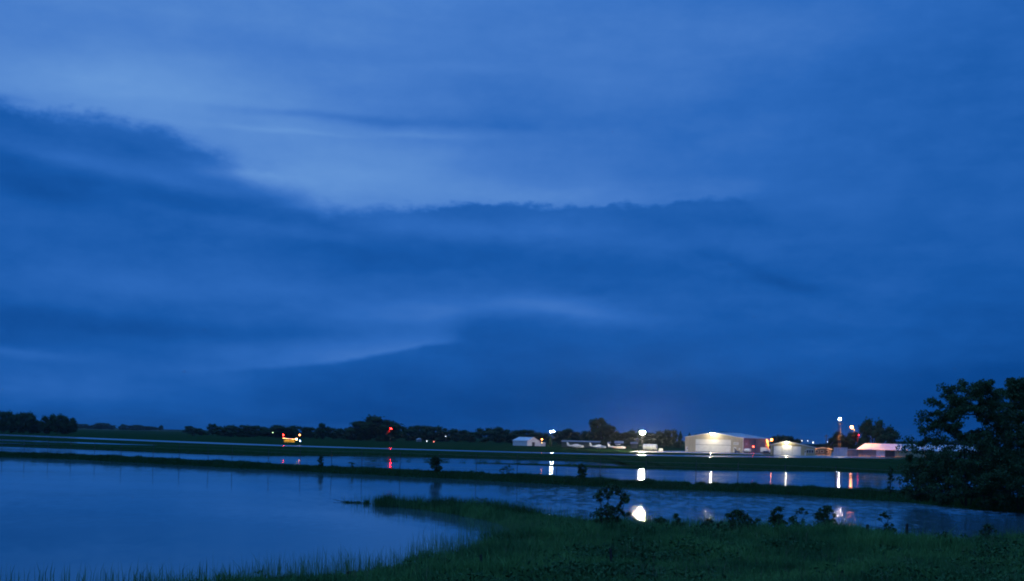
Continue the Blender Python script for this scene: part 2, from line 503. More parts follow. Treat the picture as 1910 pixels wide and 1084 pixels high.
# ------------------------------------------------------------------ blades and leaves
def blades(name, P, H, W, material, lean=0.25, bend=0.3, parent=None):
    """three-quarter curved grass blades, five points each"""
    n = len(P)
    th = rng.uniform(0, 2 * np.pi, n); ph = rng.uniform(0, 2 * np.pi, n)
    side = np.stack([np.cos(th), np.sin(th), np.zeros(n)], 1)
    out = np.stack([np.cos(ph), np.sin(ph), np.zeros(n)], 1)
    l = rng.normal(0, lean, n)[:, None] * H[:, None]
    b = np.abs(rng.normal(0, bend, n))[:, None] * H[:, None]
    up = np.array([0, 0, 1.0])[None]
    w = W[:, None] * side
    p0 = P; p1 = P + up * (H * .55)[:, None] + out * l * .45; p2 = P + up * H[:, None] * 1.0 + out * (l + b)
    p2[:, 2] -= (b[:, 0] * .35)
    V = np.stack([p0 - w, p0 + w, p1 - w * .8, p1 + w * .8, p2], 1).reshape(-1, 3)
    base = (np.arange(n) * 5)[:, None]
    quads = base + np.array([0, 1, 3, 2]); tris = base + np.array([2, 3, 4])
    flat = np.concatenate([quads, tris], 1).ravel()
    sizes = np.tile([4, 3], n)
    return link(name, arr_mesh(name, V, flat, sizes), material, parent)


def leaves(P, N, S, aspect=1.6, fold=True):
    """leaf-shaped quads at P facing N"""
    n = len(P)
    N = N / (np.linalg.norm(N, axis=1, keepdims=True) + 1e-9)
    r = rng.normal(size=(n, 3)); t = np.cross(N, r); t /= (np.linalg.norm(t, axis=1, keepdims=True) + 1e-9)
    b = np.cross(N, t)
    S = S[:, None]
    V = np.stack([P - t * S * aspect * .5, P + b * S * .42 - t * S * .1, P + t * S * aspect * .5, P - b * S * .42 - t * S * .1], 1).reshape(-1, 3)
    idx = np.arange(n * 4)
    return V, idx, np.full(n, 4)


def in_poly(x, y, poly):
    inside = np.zeros(len(x), bool)
    k = len(poly)
    for i in range(k):
        x0, y0 = poly[i]; x1, y1 = poly[(i + 1) % k]
        c = ((y0 > y) != (y1 > y)) & (x < (x1 - x0) * (y - y0) / (y1 - y0 + 1e-12) + x0)
        inside ^= c
    return inside


def sdist(x, y, poly):
    d = np.full(len(x), 1e9)
    k = len(poly)
    for i in range(k):
        x0, y0 = poly[i]; x1, y1 = poly[(i + 1) % k]
        vx, vy = x1 - x0, y1 - y0
        t = np.clip(((x - x0) * vx + (y - y0) * vy) / (vx * vx + vy * vy + 1e-12), 0, 1)
        d = np.minimum(d, np.hypot(x - x0 - t * vx, y - y0 - t * vy))
    return np.where(in_poly(x, y, poly), d, -d)


def wob(x, y, s, seed=0):
    """cheap smooth noise"""
    r = np.random.default_rng(100 + seed); v = 0
    for i in range(5):
        a = r.uniform(0, 2 * np.pi); k = s * r.uniform(.5, 2.2); p = r.uniform(0, 6.28)
        v = v + np.sin((x * np.cos(a) + y * np.sin(a)) * k + p)
    return v / 5


# ------------------------------------------------------------------ dike with its grass
dike_px = [(-500, 830), (-250, 841), (-120, 847), (0, 852.5), (120, 856.2), (240, 862.6), (360, 869), (480, 875.8), (630, 883.2), (790, 891), (950, 899), (1100, 907.2), (1160, 910),
           (1320, 916), (1420, 921), (1540, 928), (1620, 932.5), (1690, 937), (1760, 945), (1850, 953), (1960, 960), (2150, 968), (2400, 975)]
front = []
for i in range(len(dike_px) - 1):
    a, b = dike_px[i], dike_px[i + 1]
    for j in range(10):
        t = j / 10
        g = ground(a[0] + (b[0] - a[0]) * t, a[1] + (b[1] - a[1]) * t)
        front.append((g.x, g.y + float(rng.normal(0, .12)) + 1.0 * float(wob(np.array(g.x), np.array(g.y), .3, 2))))
V, Fs = [], []
prof = [(-.8, -.4), (0, 0.0), (.7, .26), (1.8, .52), (3.0, .62), (4.2, .5), (5.4, .2), (6.4, -.3)]
nf = len(front)
fr = np.array(front)
tg = np.gradient(fr, axis=0); tg /= np.linalg.norm(tg, axis=1, keepdims=True)
nr = np.stack([-tg[:, 1], tg[:, 0]], 1)
wide = np.interp(fr[:, 0], [-400, 24, 33, 60, 200], [1, 1, 2.6, 4, 4])   # the dike spreads into a wooded point at the right
dike_h = 0.85 + .15 * wob(fr[:, 0], fr[:, 1], .12, 3)
for d, z in prof:
    for i in range(nf):
        p = fr[i] + nr[i] * d * (wide[i] if d > 0 else 1)
        V.append((p[0], p[1], z * dike_h[i]))
for i in range(len(prof) - 1):
    for j in range(nf - 1):
        Fs.append((i * nf + j, i * nf + j + 1, (i + 1) * nf + j + 1, (i + 1) * nf + j))
dm = bpy.data.meshes.new('dike'); dm.from_pydata(V, [], Fs)
tag(link('dike', dm, M_GRASS_G, smooth=True), kind='structure')


def dike_pts(n, lo=0.0, hi=5.6):
    seg = np.hypot(*np.diff(fr, axis=0).T)
    w_ = seg / np.maximum(60, fr[:-1, 1]) ** 1.0
    i = rng.choice(nf - 1, n, p=w_ / w_.sum()); t = rng.uniform(0, 1, n)
    d = rng.uniform(lo, hi, n)
    p = fr[i] * (1 - t)[:, None] + fr[i + 1] * t[:, None]
    w2_ = wide[i] * (1 - t) + wide[i + 1] * t
    h = dike_h[i]
    z = np.interp(d, [a for a, b in prof], [b for a, b in prof]) * h
    p = p + nr[i] * (d * w2_)[:, None]
    return np.stack([p[:, 0], p[:, 1], z - .02], 1)


P = dike_pts(110000)
far = P[:, 1] / 100
H = (.24 + .22 * rng.random(len(P)) + .14 * wob(P[:, 0], P[:, 1], .5, 5) + .34 * np.clip(wob(P[:, 0], P[:, 1], 1.6, 6) - .1, 0, 1)).clip(.12, 1) * (1 + (rng.random(len(P)) < .03) * .7)
g = blades('dike_grass', P, H, .012 * far + .006, M_GRASS_DIKE)
tag(g, 'dark unmown grass covering the long narrow dike', 'grass', kind='stuff')

# grass fringe along the airfield shore and on the mown field edge
sh = np.array([s for s in shore[1:-1] if -260 < s[0] < 260 and s[1] < 620])
i = rng.integers(0, len(sh) - 1, 60000); t = rng.random(60000)[:, None]
q = sh[i] * (1 - t) + sh[i + 1] * t
off = rng.exponential(5.0, 60000)
P = np.stack([q[:, 0], q[:, 1] + off - 1.2, np.interp(off - 1.2, [-6, 0, 5, 14, 30], [-.5, -.02, .22, LAND - .08, LAND]) - .02], 1)
H = .16 + .2 * rng.random(len(P))
g = blades('shore_grass', P, H, .012 * P[:, 1] / 100 + .01, M_GRASS_DIKE)
tag(g, 'low grass fringe along the far airfield shore', 'grass', kind='stuff')
# drowned grass streaks standing in the far water
k = 9000
t = rng.random(k); xx = 690 + 470 * t
yy = 855 + 9 * t + rng.choice([0, 3.2, 5.6], k) + rng.normal(0, .5, k)
msk = np.sin(xx / 14) + np.sin(xx / 5.3 + 2) + rng.normal(0, .6, k) > .3
P = np.array([ground(a, b) for a, b in zip(xx[msk], yy[msk])])
g = blades('drowned_grass', P, .05 + .12 * rng.random(len(P)), np.full(len(P), .04), M_GRASS_DIKE)
tag(g, 'thin streaks of drowned grass in the far strip of water', 'grass', kind='stuff')

# ------------------------------------------------------------------ near bank
bank_px = [(-260, 1180), (0, 1165), (180, 1130), (330, 1106), (500, 1092), (640, 1077), (760, 1061), (830, 1049), (890, 1030), (950, 1006), (975, 994), (955, 984), (890, 967), (800, 952), (745, 945.5),
           (705, 943), (704, 939), (730, 938.5), (790, 943), (870, 949), (950, 957), (1010, 965), (1100, 979), (1170, 992), (1260, 1004), (1340, 1004), (1430, 1000), (1510, 995), (1590, 995), (1640, 1001),
           (1700, 1012), (1770, 1017), (1850, 1013), (1930, 1002), (2060, 990), (2300, 985)]
bank = [tuple(ground(*p).xy) for p in bank_px] + [(70, 20), (60, -40), (-60, -40), (-30, 18)]
gx = np.concatenate([np.arange(-60, -25, 2.0), np.arange(-25, 62, .55), np.arange(62, 80, 2.0)])
gy = np.concatenate([np.arange(-40, 30, 2.0), np.arange(30, 105, .55)])
GX, GY = np.meshgrid(gx, gy)


def bank_z(x, y):
    s = sdist(x, y, bank)
    s = s + .35 * wob(x, y, .9, 8)
    z = np.where(s > 0, .55 * (1 - np.exp(-np.maximum(s, 0) / 3.5)), .22 * s)
    z = z + np.where(s > 1, .10 * wob(x, y, .35, 9), 0) * np.clip(s / 6, 0, 1)
    rise = np.clip((40 - y) / 32, 0, 1)
    return np.clip(z, -.8, 5) + rise ** 1.3 * 2.6 * np.clip(s / 8, 0, 1), s


Z, S = bank_z(GX.ravel(), GY.ravel())
V = np.stack([GX.ravel(), GY.ravel(), Z], 1)
nx, ny = len(gx), len(gy)
I = np.arange(nx * ny).reshape(ny, nx)
quad = np.stack([I[:-1, :-1], I[:-1, 1:], I[1:, 1:], I[1:, :-1]], -1).reshape(-1, 4)
keep = (S[quad] > -4).any(1)
quad = quad[keep]
bm_ = arr_mesh('bank', V, quad.ravel(), np.full(len(quad), 4))
tag(link('bank', bm_, M_SOIL, smooth=True), kind='structure')


def bank_scatter(n, smin, smax, x0=-25, x1=50, y0=36, y1=100):
    x = rng.uniform(x0, x1, n); y = rng.uniform(y0, y1, n)
    # keep what the photograph's view and a step to either side of it can see
    ok = np.abs(x) < y * .46 + 3
    x, y = x[ok], y[ok]
    z, s = bank_z(x, y)
    ok = (s > smin) & (s < smax)
    return np.stack([x[ok], y[ok], z[ok]], 1), s[ok]


P, S = bank_scatter(900000, -.2, 60)
print('bank blades', len(P))
clump = wob(P[:, 0], P[:, 1], 2.4, 11) * .45 + wob(P[:, 0], P[:, 1], .9, 13) * .35 + wob(P[:, 0], P[:, 1], .3, 12) * .4
spit = np.clip((P[:, 1] - 62) / 8, 0, 1) * np.clip((14 - P[:, 0]) / 8, 0, 1)      # rank weeds on the spit
H = (.17 + .20 * rng.random(len(P)) + (1.0 + .4 * spit) * np.clip(clump, 0, 1) + .2 * clump).clip(.1, 1.4)
H *= 1 + .5 * (rng.random(len(P)) < .04)
H *= 1 - .45 * np.clip((P[:, 0] - 6) / 5, 0, 1) * np.clip((7 - S) / 4, 0, 1)      # trampled low along the shrubs
H *= np.interp(S, [0, 1.5, 6, 15], [1.15, 1.25, 1.0, .8])
P[:, 2] -= .03
g = blades('bank_grass', P, H, .008 + .007 * rng.random(len(P)), M_GRASS)
tag(g, 'thick uncut grass covering the near bank', 'grass', kind='stuff')
# tall seeding stems standing over the grass and out of the shallows
P, S = bank_scatter(230000, -3.0, 9)
pat = wob(P[:, 0], P[:, 1], 1.1, 14)
keep = rng.random(len(P)) < np.interp(S, [-3.0, -1.5, 0, 2.2, 9], [.05, .3, .8, .25, .04]) * np.clip(.6 + pat, .05, 1) * np.where(P[:, 0] > 16, .3, 1) * np.where(P[:, 1] > 66, .25, 1)
P, S = P[keep], S[keep]
P[:, 2] = np.where(S < 0, -.05, P[:, 2])
H = .5 + .75 * rng.random(len(P)) * np.clip(.7 + pat[keep], .3, 1.3)
g = blades('reeds', P, H, .005 + .005 * rng.random(len(P)), M_REED, lean=.12, bend=.18)
tag(g, 'sparse tall reeds standing in the shallows along the near bank', 'reeds', kind='stuff')
# dead straw stalks, some broken over
P, S = bank_scatter(26000, .2, 40)
pat = wob(P[:, 0], P[:, 1], .7, 21); P = P[pat + rng.normal(0, .3, len(P)) > .25]
g = blades('straw', P, .35 + .5 * rng.random(len(P)), .004 + .004 * rng.random(len(P)), M_STRAW, lean=.35, bend=.35)
tag(g, 'scattered dead straw stalks in the near grass', 'straw', kind='stuff')
# broad-leaved weeds in dark patches
P, S = bank_scatter(60000, .3, 40)
pat = wob(P[:, 0], P[:, 1], 1.0, 22) + .5 * wob(P[:, 0], P[:, 1], 3.0, 23)
hh = np.clip(pat - .25, 0, 1)
P, hh = P[hh > 0], hh[hh > 0]
i = np.repeat(np.arange(len(P)), 5)
Q = P[i] + rng.normal(0, .10, (len(i), 3)) * [1, 1, 0]; Q[:, 2] += rng.random(len(i)) * (.25 + .9 * hh[i])
V, idx, sz = leaves(Q, rng.normal(size=(len(i), 3)) + [0, 0, .8], rng.uniform(.05, .12, len(i)), 1.9)
g = link('weeds', arr_mesh('weeds', V, idx, sz), M_WEED)
tag(g, 'dark broad-leaved weeds in patches on the near bank', 'weeds', kind='stuff')
# rank tufts on the drowned spit
cx_ = np.concatenate([rng.normal(722, 13, 900), rng.normal(775, 10, 250), rng.normal(830, 24, 1500), rng.normal(843, 5, 350), rng.normal(905, 26, 1300), rng.normal(960, 30, 900)])
cy_ = np.interp(cx_, [700, 745, 800, 870, 950, 1010], [940.5, 942, 947, 954, 963, 971]) + rng.normal(0, 2.0, len(cx_))
P = np.array([ground(a, b, .1) for a, b in zip(cx_, cy_)])
zz, _ = bank_z(P[:, 0], P[:, 1]); P[:, 2] = np.maximum(zz, -.05) - .03
g = blades('spit_weeds', P, .45 + .6 * rng.random(len(P)), .006 + .006 * rng.random(len(P)), M_GRASS_DIKE, lean=.2, bend=.3)
tag(g, 'rank tall weeds on the low spit', 'weeds', kind='stuff')
# sparse reeds drowned at the lower left
xx = rng.uniform(-20, 420, 190); yy = np.interp(xx, [-20, 60, 150, 420], [1098, 1095, 1094, 1086]) + rng.exponential(7, 190)
P = np.array([ground(a, b) for a, b in zip(xx, yy)])
g = blades('drowned_reeds', P, .35 + .6 * rng.random(len(P)), .007 + .007 * rng.random(len(P)), M_REED, lean=.15, bend=.15)
tag(g, 'few single reed blades poking out of the water at lower left', 'reeds', kind='stuff')
# shallow flooded grass right of the near bush
k = 5000
xx = rng.uniform(1110, 1440, k); yy = np.interp(xx, [1110, 1200, 1440], [978, 985, 992]) + rng.normal(0, 7, k)
P = np.array([ground(a, b) for a, b in zip(xx, yy)])
g = blades('flooded_grass', P, .16 + .4 * rng.random(k), .008 + .008 * rng.random(k), M_GRASS, lean=.2, bend=.25)
tag(g, 'thin grass standing in the shallow water behind the near bank', 'grass', kind='stuff')

# ------------------------------------------------------------------ trees
def crown_mesh(name, seed, blobs=30, leaf_n=3000, leaf=.05, flat_base=True, conic=False):
    """crown of a far tree in a unit box: x, y within +-0.5, z 0..1"""
    r = np.random.default_rng(seed)
    C, Rr = [], []
    for _ in range(blobs):
        if conic:
            z = r.uniform(.12, .95); w = .36 * (1 - z) + .02
            a = r.uniform(0, 6.28); C.append((w * math.cos(a) * .6, w * math.sin(a) * .6, z)); Rr.append(w * .6 + .03)
        else:
            a = r.uniform(0, 6.28); z = .10 + .78 * r.random() ** .9
            w = .38 * (1 if z < .45 else math.sqrt(max(.03, 1 - ((z - .45) / .50) ** 2)))
            q = math.sqrt(r.random()) * w
            C.append((q * math.cos(a), q * math.sin(a), z)); Rr.append(r.uniform(.09, .17))
    C, Rr = np.array(C), np.array(Rr)
    i = r.integers(0, len(C), leaf_n)
    d = r.normal(size=(leaf_n, 3)); d /= np.linalg.norm(d, axis=1, keepdims=True)
    rad = Rr[i] * r.uniform(.5, 1.25, leaf_n)
    P = C[i] + d * rad[:, None]
    P[:, 2] = np.clip(P[:, 2], .03, 1.05)
    V, idx, sz = leaves(P, d + r.normal(0, .6, (leaf_n, 3)), r.uniform(.6, 1.4, leaf_n) * leaf, 1.3)
    mb = MB()
    for c, q in zip(C, Rr): mb.ball(tuple(c), q * .72, 7, 5)
    k = len(V)
    V = np.concatenate([V, np.array(mb.v)])
    flat = np.concatenate([idx] + [np.array(f) + k for f in mb.f]); sizes = np.concatenate([sz, [len(f) for f in mb.f]])
    me = arr_mesh(name, V, flat, sizes); me.materials.append(M_LEAF_FAR)
    return me


def trunk_mesh(name):
    mb = MB()
    mb.tube([(0, 0, -.04), (.01, 0, .15), (0, .01, .4), (.01, 0, .7)], [.035, .026, .02, .008], 6)
    for a in range(5):
        q = a * 1.26
        mb.tube([(0, 0, .2 + .05 * a), (.12 * math.cos(q), .12 * math.sin(q), .36 + .06 * a), (.22 * math.cos(q), .22 * math.sin(q), .46 + .07 * a)], [.014, .009, .004], 5)
    me = mb.mesh(name); me.materials.append(M_BARK)
    return me


CROWNS = [crown_mesh('crown', 20 + i) for i in range(6)]
CONE = crown_mesh('conifer_crown', 40, 16, 1500, .045, conic=True)
TRUNK = trunk_mesh('trunk')


def far_tree(px, wpx, top_y, dist, label, group=None, conic=False, name='broadleaf_tree', zbase=LAND):
    p = spot(px, dist, zbase)
    w = wpx * dist / F * 1.16
    h = (hor(px) - top_y) * dist / F + EYE - zbase
    o = empty(name, p, random.uniform(0, 6.28), label, 'tree', group)
    c = link('crown', CONE if conic else random.choice(CROWNS), None, o)
    c.scale = (w * 1.05, w * 1.05, h * 1.0)
    t = link('trunk', TRUNK, None, o); t.scale = (h * .8, h * .8, h)
    return o


ORD = ('first', 'second', 'third', 'fourth', 'fifth', 'sixth', 'seventh', 'eighth', 'ninth', 'tenth')
for i_, (px, w, ty) in enumerate(((-70, 60, 768), (-30, 50, 762), (6, 40, 764), (22, 36, 769), (44, 40, 766), (62, 34, 773))):
    far_tree(px, w, ty, 720, ORD[i_] + ' tree from the left in the dense grove at the left edge', 'grove at the left edge')
for i_, (px, w, ty) in enumerate(((86, 32, 776), (106, 40, 770), (126, 34, 775))):
    far_tree(px, w, ty, 715, ORD[i_] + ' tree from the left in the right half of the left-edge grove', 'right half of the left grove')
far_tree(357, 30, 794, 1250, 'pair-like low tree standing alone left of the long treeline', None)
far_tree(397, 22, 789, 1050, 'small upright tree poking above the left end of the treeline')
seg = [
    ('left treeline', 'dark tree in the treeline behind the glowing landing indicator', [(372, 24, 801), (418, 40, 796), (445, 46, 794), (474, 44, 794), (500, 40, 797), (525, 46, 795), (552, 44, 796), (578, 34, 797)]),
    ('middle treeline', 'low tree left of the great domed tree in the treeline', [(622, 34, 799), (640, 30, 800), (655, 24, 797)]),
    ('treeline right of the dome', 'dark tree in the treeline just right of the great domed tree', [(760, 40, 797), (785, 40, 796), (806, 44, 795), (835, 40, 800), (858, 34, 803), (876, 26, 808)]),
    ('treeline behind the white shed', 'dark tree behind the small white hangar', [(905, 40, 800), (930, 42, 799), (958, 46, 803), (985, 40, 804), (1008, 36, 809)]),
    ('treeline behind parked aircraft', 'low dark tree behind the parked light aircraft', [(1052, 36, 800), (1076, 36, 808), (1096, 30, 806)]),
    ('treeline behind the bright floodlight', 'low dark tree behind the bright floodlight mast', [(1166, 42, 806), (1190, 36, 803), (1212, 38, 807), (1226, 30, 806)]),
]
for grp, lab, L in seg:
    for i_, (px, w, ty) in enumerate(L):
        far_tree(px, w * 1.1, ty - 2, random.uniform(840, 900), ORD[i_] + ' from the left, ' + lab, grp)
far_tree(602, 26, 790, 820, 'rounded tree rising above the treeline right of the glowing indicator')
far_tree(674, 62, 787, 760, 'left shoulder of the great domed tree clump')
far_tree(704, 88, 776, 765, 'tallest tree of the great domed clump beside the red windsock')
far_tree(727, 54, 782, 755, 'right shoulder of the great domed tree clump behind the red windsock')
far_tree(1123, 58, 778, 700, 'tall dark round tree left of the bright floodlight')
far_tree(1142, 28, 794, 705, 'lower right flank of the tall tree beside the bright floodlight')
far_tree(1247, 38, 799, 760, 'rounded tree left of the large beige hangar')
far_tree(1269, 16, 803, 740, 'small pointed conifer just left of the large beige hangar', conic=True, name='conifer')
far_tree(1286, 14, 806, 740, 'second small conifer peeking over the hangar roof left end', conic=True, name='conifer')
far_tree(1302, 22, 808, 745, 'low tree top peeking over the left roof of the large hangar')
far_tree(1027, 13, 810, 640, 'narrow dark conifer under the twin white floodlight', conic=True, name='conifer')
far_tree(1345, 40, 804, 760, 'tree top showing over the ridge of the large hangar')
far_tree(1455, 36, 810, 640, 'left tree behind the ridge of the small tan hangar')
far_tree(1478, 30, 812, 645, 'right tree behind the ridge of the small tan hangar')
far_tree(1558, 32, 805, 600, 'dark tree behind the beacon tower')
far_tree(1584, 40, 803, 590, 'tree behind the orange street lamp')
far_tree(1627, 50, 781, 585, 'tall tree behind the left end of the long low shed')
far_tree(1654, 46, 795, 580, 'lower right tree behind the long low shed')
for i_, (px, w, ty) in enumerate(((1505, 50, 829), (1535, 46, 827), (1700, 60, 822), (1745, 60, 818), (1790, 60, 820))):
    far_tree(px, w, ty, 900, ORD[i_] + ' from the left, low dark tree far behind the sheds at right', 'trees far behind the sheds')

# hazy wooded rise on the left horizon
V, Fs = [], []
ridge = [(60, 799, 0), (150, 798, 0), (185, 799, 0), (230, 799.5, 0), (270, 801, 0), (320, 804, 0), (360, 805.5, 0), (420, 807, 0)]
D = 2600
for px, py, _ in ridge:
    p = spot(px, D); h = (hor(px) - py) * D / F + EYE
    for dy_, k in ((-320, 0), (-150, .55), (0, 1), (260, .6), (500, 0)):
        V.append((p.x, p.y + dy_, LAND - .5 + max(0, h - LAND) * k))
for i in range(len(ridge) - 1):
    for j in range(4):
        Fs.append((i * 5 + j, i * 5 + j + 1, i * 5 + j + 6, i * 5 + j + 5))
me = bpy.data.meshes.new('hills'); me.from_pydata(V, [], Fs)
tag(link('hills', me, M_HILL, smooth=True), kind='structure')
for px, w, ty, lab in ((150, 34, 790, 'hazy far tree right beside the left grove'), (196, 48, 789, 'broad hazy tree clump on the far left rise'), (178, 30, 793, 'lower left part of the hazy clump on the rise'),
                       (232, 22, 791, 'hazy tree at the left of the second clump on the rise'), (250, 40, 792, 'hazy tree in the middle of the second clump on the rise'), (270, 36, 795, 'hazy tree at the right of the second clump on the rise'),
                       (288, 20, 796, 'small hazy tree near the right end of the far rise'), (300, 10, 793, 'tiny upright hazy tree near the right end of the rise'), (322, 26, 802, 'lowest hazy bush at the right end of the far rise')):
    far_tree(px, w, ty, 2450, lab, zbase=1.5)


# ------------------------------------------------------------------ near trees and bushes with real branching
def grow(root, targets, r0, seed, leaf_per, leaf_size, spread, name, label, cat, stems=1, group=None, leafmat=None, droop=0.0, twig=.012):
    """a plant whose limbs reach a cloud of target points; leaf clusters sit round each target"""
    r = np.random.default_rng(seed)
    o = empty(name, root, 0, label, cat, group)
    T = np.array(targets, float)
    T = T[np.argsort(T[:, 2] + np.hypot(T[:, 0], T[:, 1]) * .4)]
    nodes = []; par = []; npos = []
    hmax = T[:, 2].max()
    for s_ in range(stems):
        a = r.uniform(0, 6.28); k = 0 if stems == 1 else .10 * hmax
        base = np.array([k * .3 * math.cos(a), k * .3 * math.sin(a), -.05]); prev = -1
        for q in range(4):
            p = base + np.array([k * math.cos(a) * q * .5, k * math.sin(a) * q * .5, hmax * .16 * q]) + r.normal(0, hmax * .012, 3) * (q > 0)
            npos.append(p); par.append(prev); prev = len(npos) - 1
    for t in T:
        A = np.array(npos)
        d = np.linalg.norm(A - t, axis=1) + np.where(A[:, 2] > t[2] + .02, .6 * (A[:, 2] - t[2]), 0)
        j = int(np.argmin(d)); a = A[j]
        L = np.linalg.norm(t - a); m_ = max(1, int(L / (hmax * .14)))
        prev = j
        for q in range(1, m_ + 1):
            f = q / m_
            p = a + (t - a) * f + np.array([0, 0, math.sin(math.pi * f) * L * (.08 - droop)]) + (r.normal(0, L * .03, 3) if q < m_ else 0)
            npos.append(p); par.append(prev); prev = len(npos) - 1
    A = np.array(npos); cnt = np.ones(len(A))
    for i in range(len(A) - 1, -1, -1):
        if par[i] >= 0: cnt[par[i]] += cnt[i]
    rad = twig * np.sqrt(cnt) * .55
    rad = rad * (r0 / rad.max()) if rad.max() > r0 else rad
    mb = MB()
    for i in range(len(A)):
        if par[i] >= 0:
            mb.tube([tuple(A[par[i]]), tuple(A[i])], [float(min(rad[par[i]], rad[i] * 1.5)), float(rad[i])], 5, cap=False)
    mb.build('trunk', M_BARK, o)
    n = len(T) * leaf_per
    i = np.repeat(np.arange(len(T)), leaf_per)
    d = r.normal(size=(n, 3)); d /= np.linalg.norm(d, axis=1, keepdims=True)
    P = T[i] + d * (spread * r.uniform(.5, 1.3, len(T))[i] * r.random(n) ** .5)[:, None] * np.array([1, 1, .75])
    P[:, 2] = np.maximum(P[:, 2], .03)
    V, idx, sz = leaves(P, r.normal(size=(n, 3)) + np.array([0, 0, .5]), r.uniform(.7, 1.3, n) * leaf_size, 1.7)
    link('crown', arr_mesh('crown', V, idx, sz), leafmat or M_LEAF, o)
    return o


def cloud(n, rx, ry, z0, z1, seed, power=.5, shape=None):
    r = np.random.default_rng(seed); out = []
    while len(out) < n:
        a = r.uniform(0, 6.28); z = r.uniform(z0, z1); f = (z - z0) / (z1 - z0)
        w = shape(f) if shape else math.sqrt(max(.03, 1 - (2 * f - 1) ** 2))
        q = r.random() ** power * w
        out.append((q * rx * math.cos(a), q * ry * math.sin(a), z))
    return out


# big trees on the wooded point at right
def big_tree(px, dist, half_w, top_y, seed, n, label, shape, z=0.6):
    p = spot(px, dist, z)
    h = (hor(px) - top_y) * dist / F + EYE - z
    T = cloud(n, half_w, half_w * .8, .5, h - .25, seed, .5, shape)
    r = np.random.default_rng(seed + 1)
    for _ in range(int(n * .18)):           # single leaders and side shoots that break the outline
        a = r.uniform(0, 6.28); f = r.uniform(.15, 1.0); w = shape(f)
        T.append((half_w * w * 1.12 * math.cos(a), half_w * w * .9 * math.sin(a), .5 + f * (h - .4)))
    return grow(p, T, .22, seed, 105, .115, .50, 'broadleaf_tree', label, 'tree', stems=3)


sh1 = lambda f: 1.0 if f < .22 else (1.0 - .66 * ((f - .22) / .78) ** 1.15)
big_tree(1806, 95, 5.0, 714, 301, 360, 'big dark leafy tree at the right, its boughs hanging to the water', sh1)
sh2 = lambda f: .95 - .8 * f ** 1.4
big_tree(1898, 99, 4.2, 703, 302, 300, 'pointed dark tree at the right edge of the picture', sh2)
big_tree(1990, 98, 4.6, 690, 303, 240, 'dark tree cut by the right edge behind the pointed tree', sh1)
# low boughs and scrub at the tree's feet
for px, dist, w, ty, sd, lab in ((1722, 103, 1.9, 868, 310, 'dark leafy shrub at the left foot of the big right tree'), (1760, 97, 2.0, 862, 311, 'wide low shrub under the big right tree'),
                                 (1845, 93, 2.4, 866, 312, 'dark shrub under the gap between the right trees'), (1905, 93, 2.4, 860, 313, 'dark shrub under the pointed right tree')):
    p = spot(px, dist, .45); h = (hor(px) - ty) * dist / F + EYE - .45
    grow(p, cloud(60, w, w, .2, h, sd, .45), .05, sd, 60, .14, .4, 'shrub', lab, 'shrub', stems=4)

# shrubs on the dike
def dike_bush(px, base_y, wpx, top_y, seed, label, n=26, z=.55, per=26, ls=None, stems=3, name='shrub', cat='shrub'):
    d = ray(px, hor(px)); c = fr + nr * 2.6
    j = int(np.argmin(np.abs(c[:, 0] / c[:, 1] - d.x / d.y)))
    p = Vector((c[j, 0], c[j, 1], .55 * dike_h[j]))
    s = p.y / F
    h = max(.5, (hor(px) - top_y) * s + EYE - p.z); w = wpx * s * .5
    ls = ls or max(.07, h * .055)
    return grow(p, cloud(int(n * 1.6), w * .85, w * .85, h * .10, h * .93, seed), .05, seed, int(per * 1.5), ls, w * .26 + .03, name, label, cat, stems=stems)


dike_bush(606, 862, 15, 848, 401, 'small dark shrub on the dike below the glowing indicator')
dike_bush(817, 871, 27, 849, 402, 'round dark shrub with a short stem on the dike, centre left', n=40, per=34, stems=1)
dike_bush(945, 882, 30, 866, 403, 'scraggly low shrub on the dike left of centre', n=12, per=12)
dike_bush(930, 881, 14, 874, 413, 'tiny shrub tuft just left of the scraggly dike shrub', n=7, per=12)
dike_bush(1088, 888, 23, 864, 404, 'upright dark shrub on the dike left of the bright reflection', n=36, per=32, stems=1)
dike_bush(660, 864, 12, 857, 405, 'tiny shrub on the dike between two fence posts', n=8, per=14)
dike_bush(1661, 911, 16, 868, 406, 'thin sapling on the dike left of the big right tree', n=14, per=14, stems=1, ls=.12, name='sapling', cat='sapling')

# shrubs and saplings on the near bank
def bank_bush(px, base_y, wpx, top_y, seed, label, n=22, per=30, stems=3, ls=.075, name='shrub', cat='shrub', cluster=None):
    p = ground(px, base_y, .25)
    zz, _ = bank_z(np.array([p.x]), np.array([p.y])); p.z = max(-.05, float(zz[0]) - .03)
    s = p.y / F
    h = (base_y - top_y + 7) * s; w = wpx * s * .54
    return grow(p, cloud(int(n * 1.5), w * .9, w * .9, h * .15, h * .95, seed), .045, seed, int(per * 1.5), ls, cluster or (w * .22 + .05), name, label, cat, stems=stems)


bank_bush(1142, 992, 76, 909, 501, 'largest near bush, dark and leafy, left of the white reflection', n=40, per=24, ls=.085, stems=4, cluster=.19)
bank_bush(1128, 992, 50, 955, 515, 'dense low skirt of shrub under the largest near bush', n=18, per=24)
bank_bush(1232, 992, 30, 962, 502, 'small shrub just right of the white reflection', n=14)
bank_bush(1262, 992, 26, 955, 503, 'narrow upright shrub, second right of the white reflection', n=16)
bank_bush(1321, 990, 20, 962, 504, 'small shrub left of the broad rounded near shrub', n=12)
bank_bush(1345, 994, 26, 969, 516, 'low shrub touching the left of the broad rounded near shrub', n=12)
bank_bush(1376, 996, 52, 952, 505, 'broad rounded shrub in the middle of the near shrub row', n=38, per=34)
bank_bush(1412, 996, 24, 970, 517, 'low shrub touching the right of the broad rounded near shrub', n=10)
bank_bush(1450, 992, 30, 944, 506, 'tall narrow shrub with a dense leafy column', n=30, per=30)
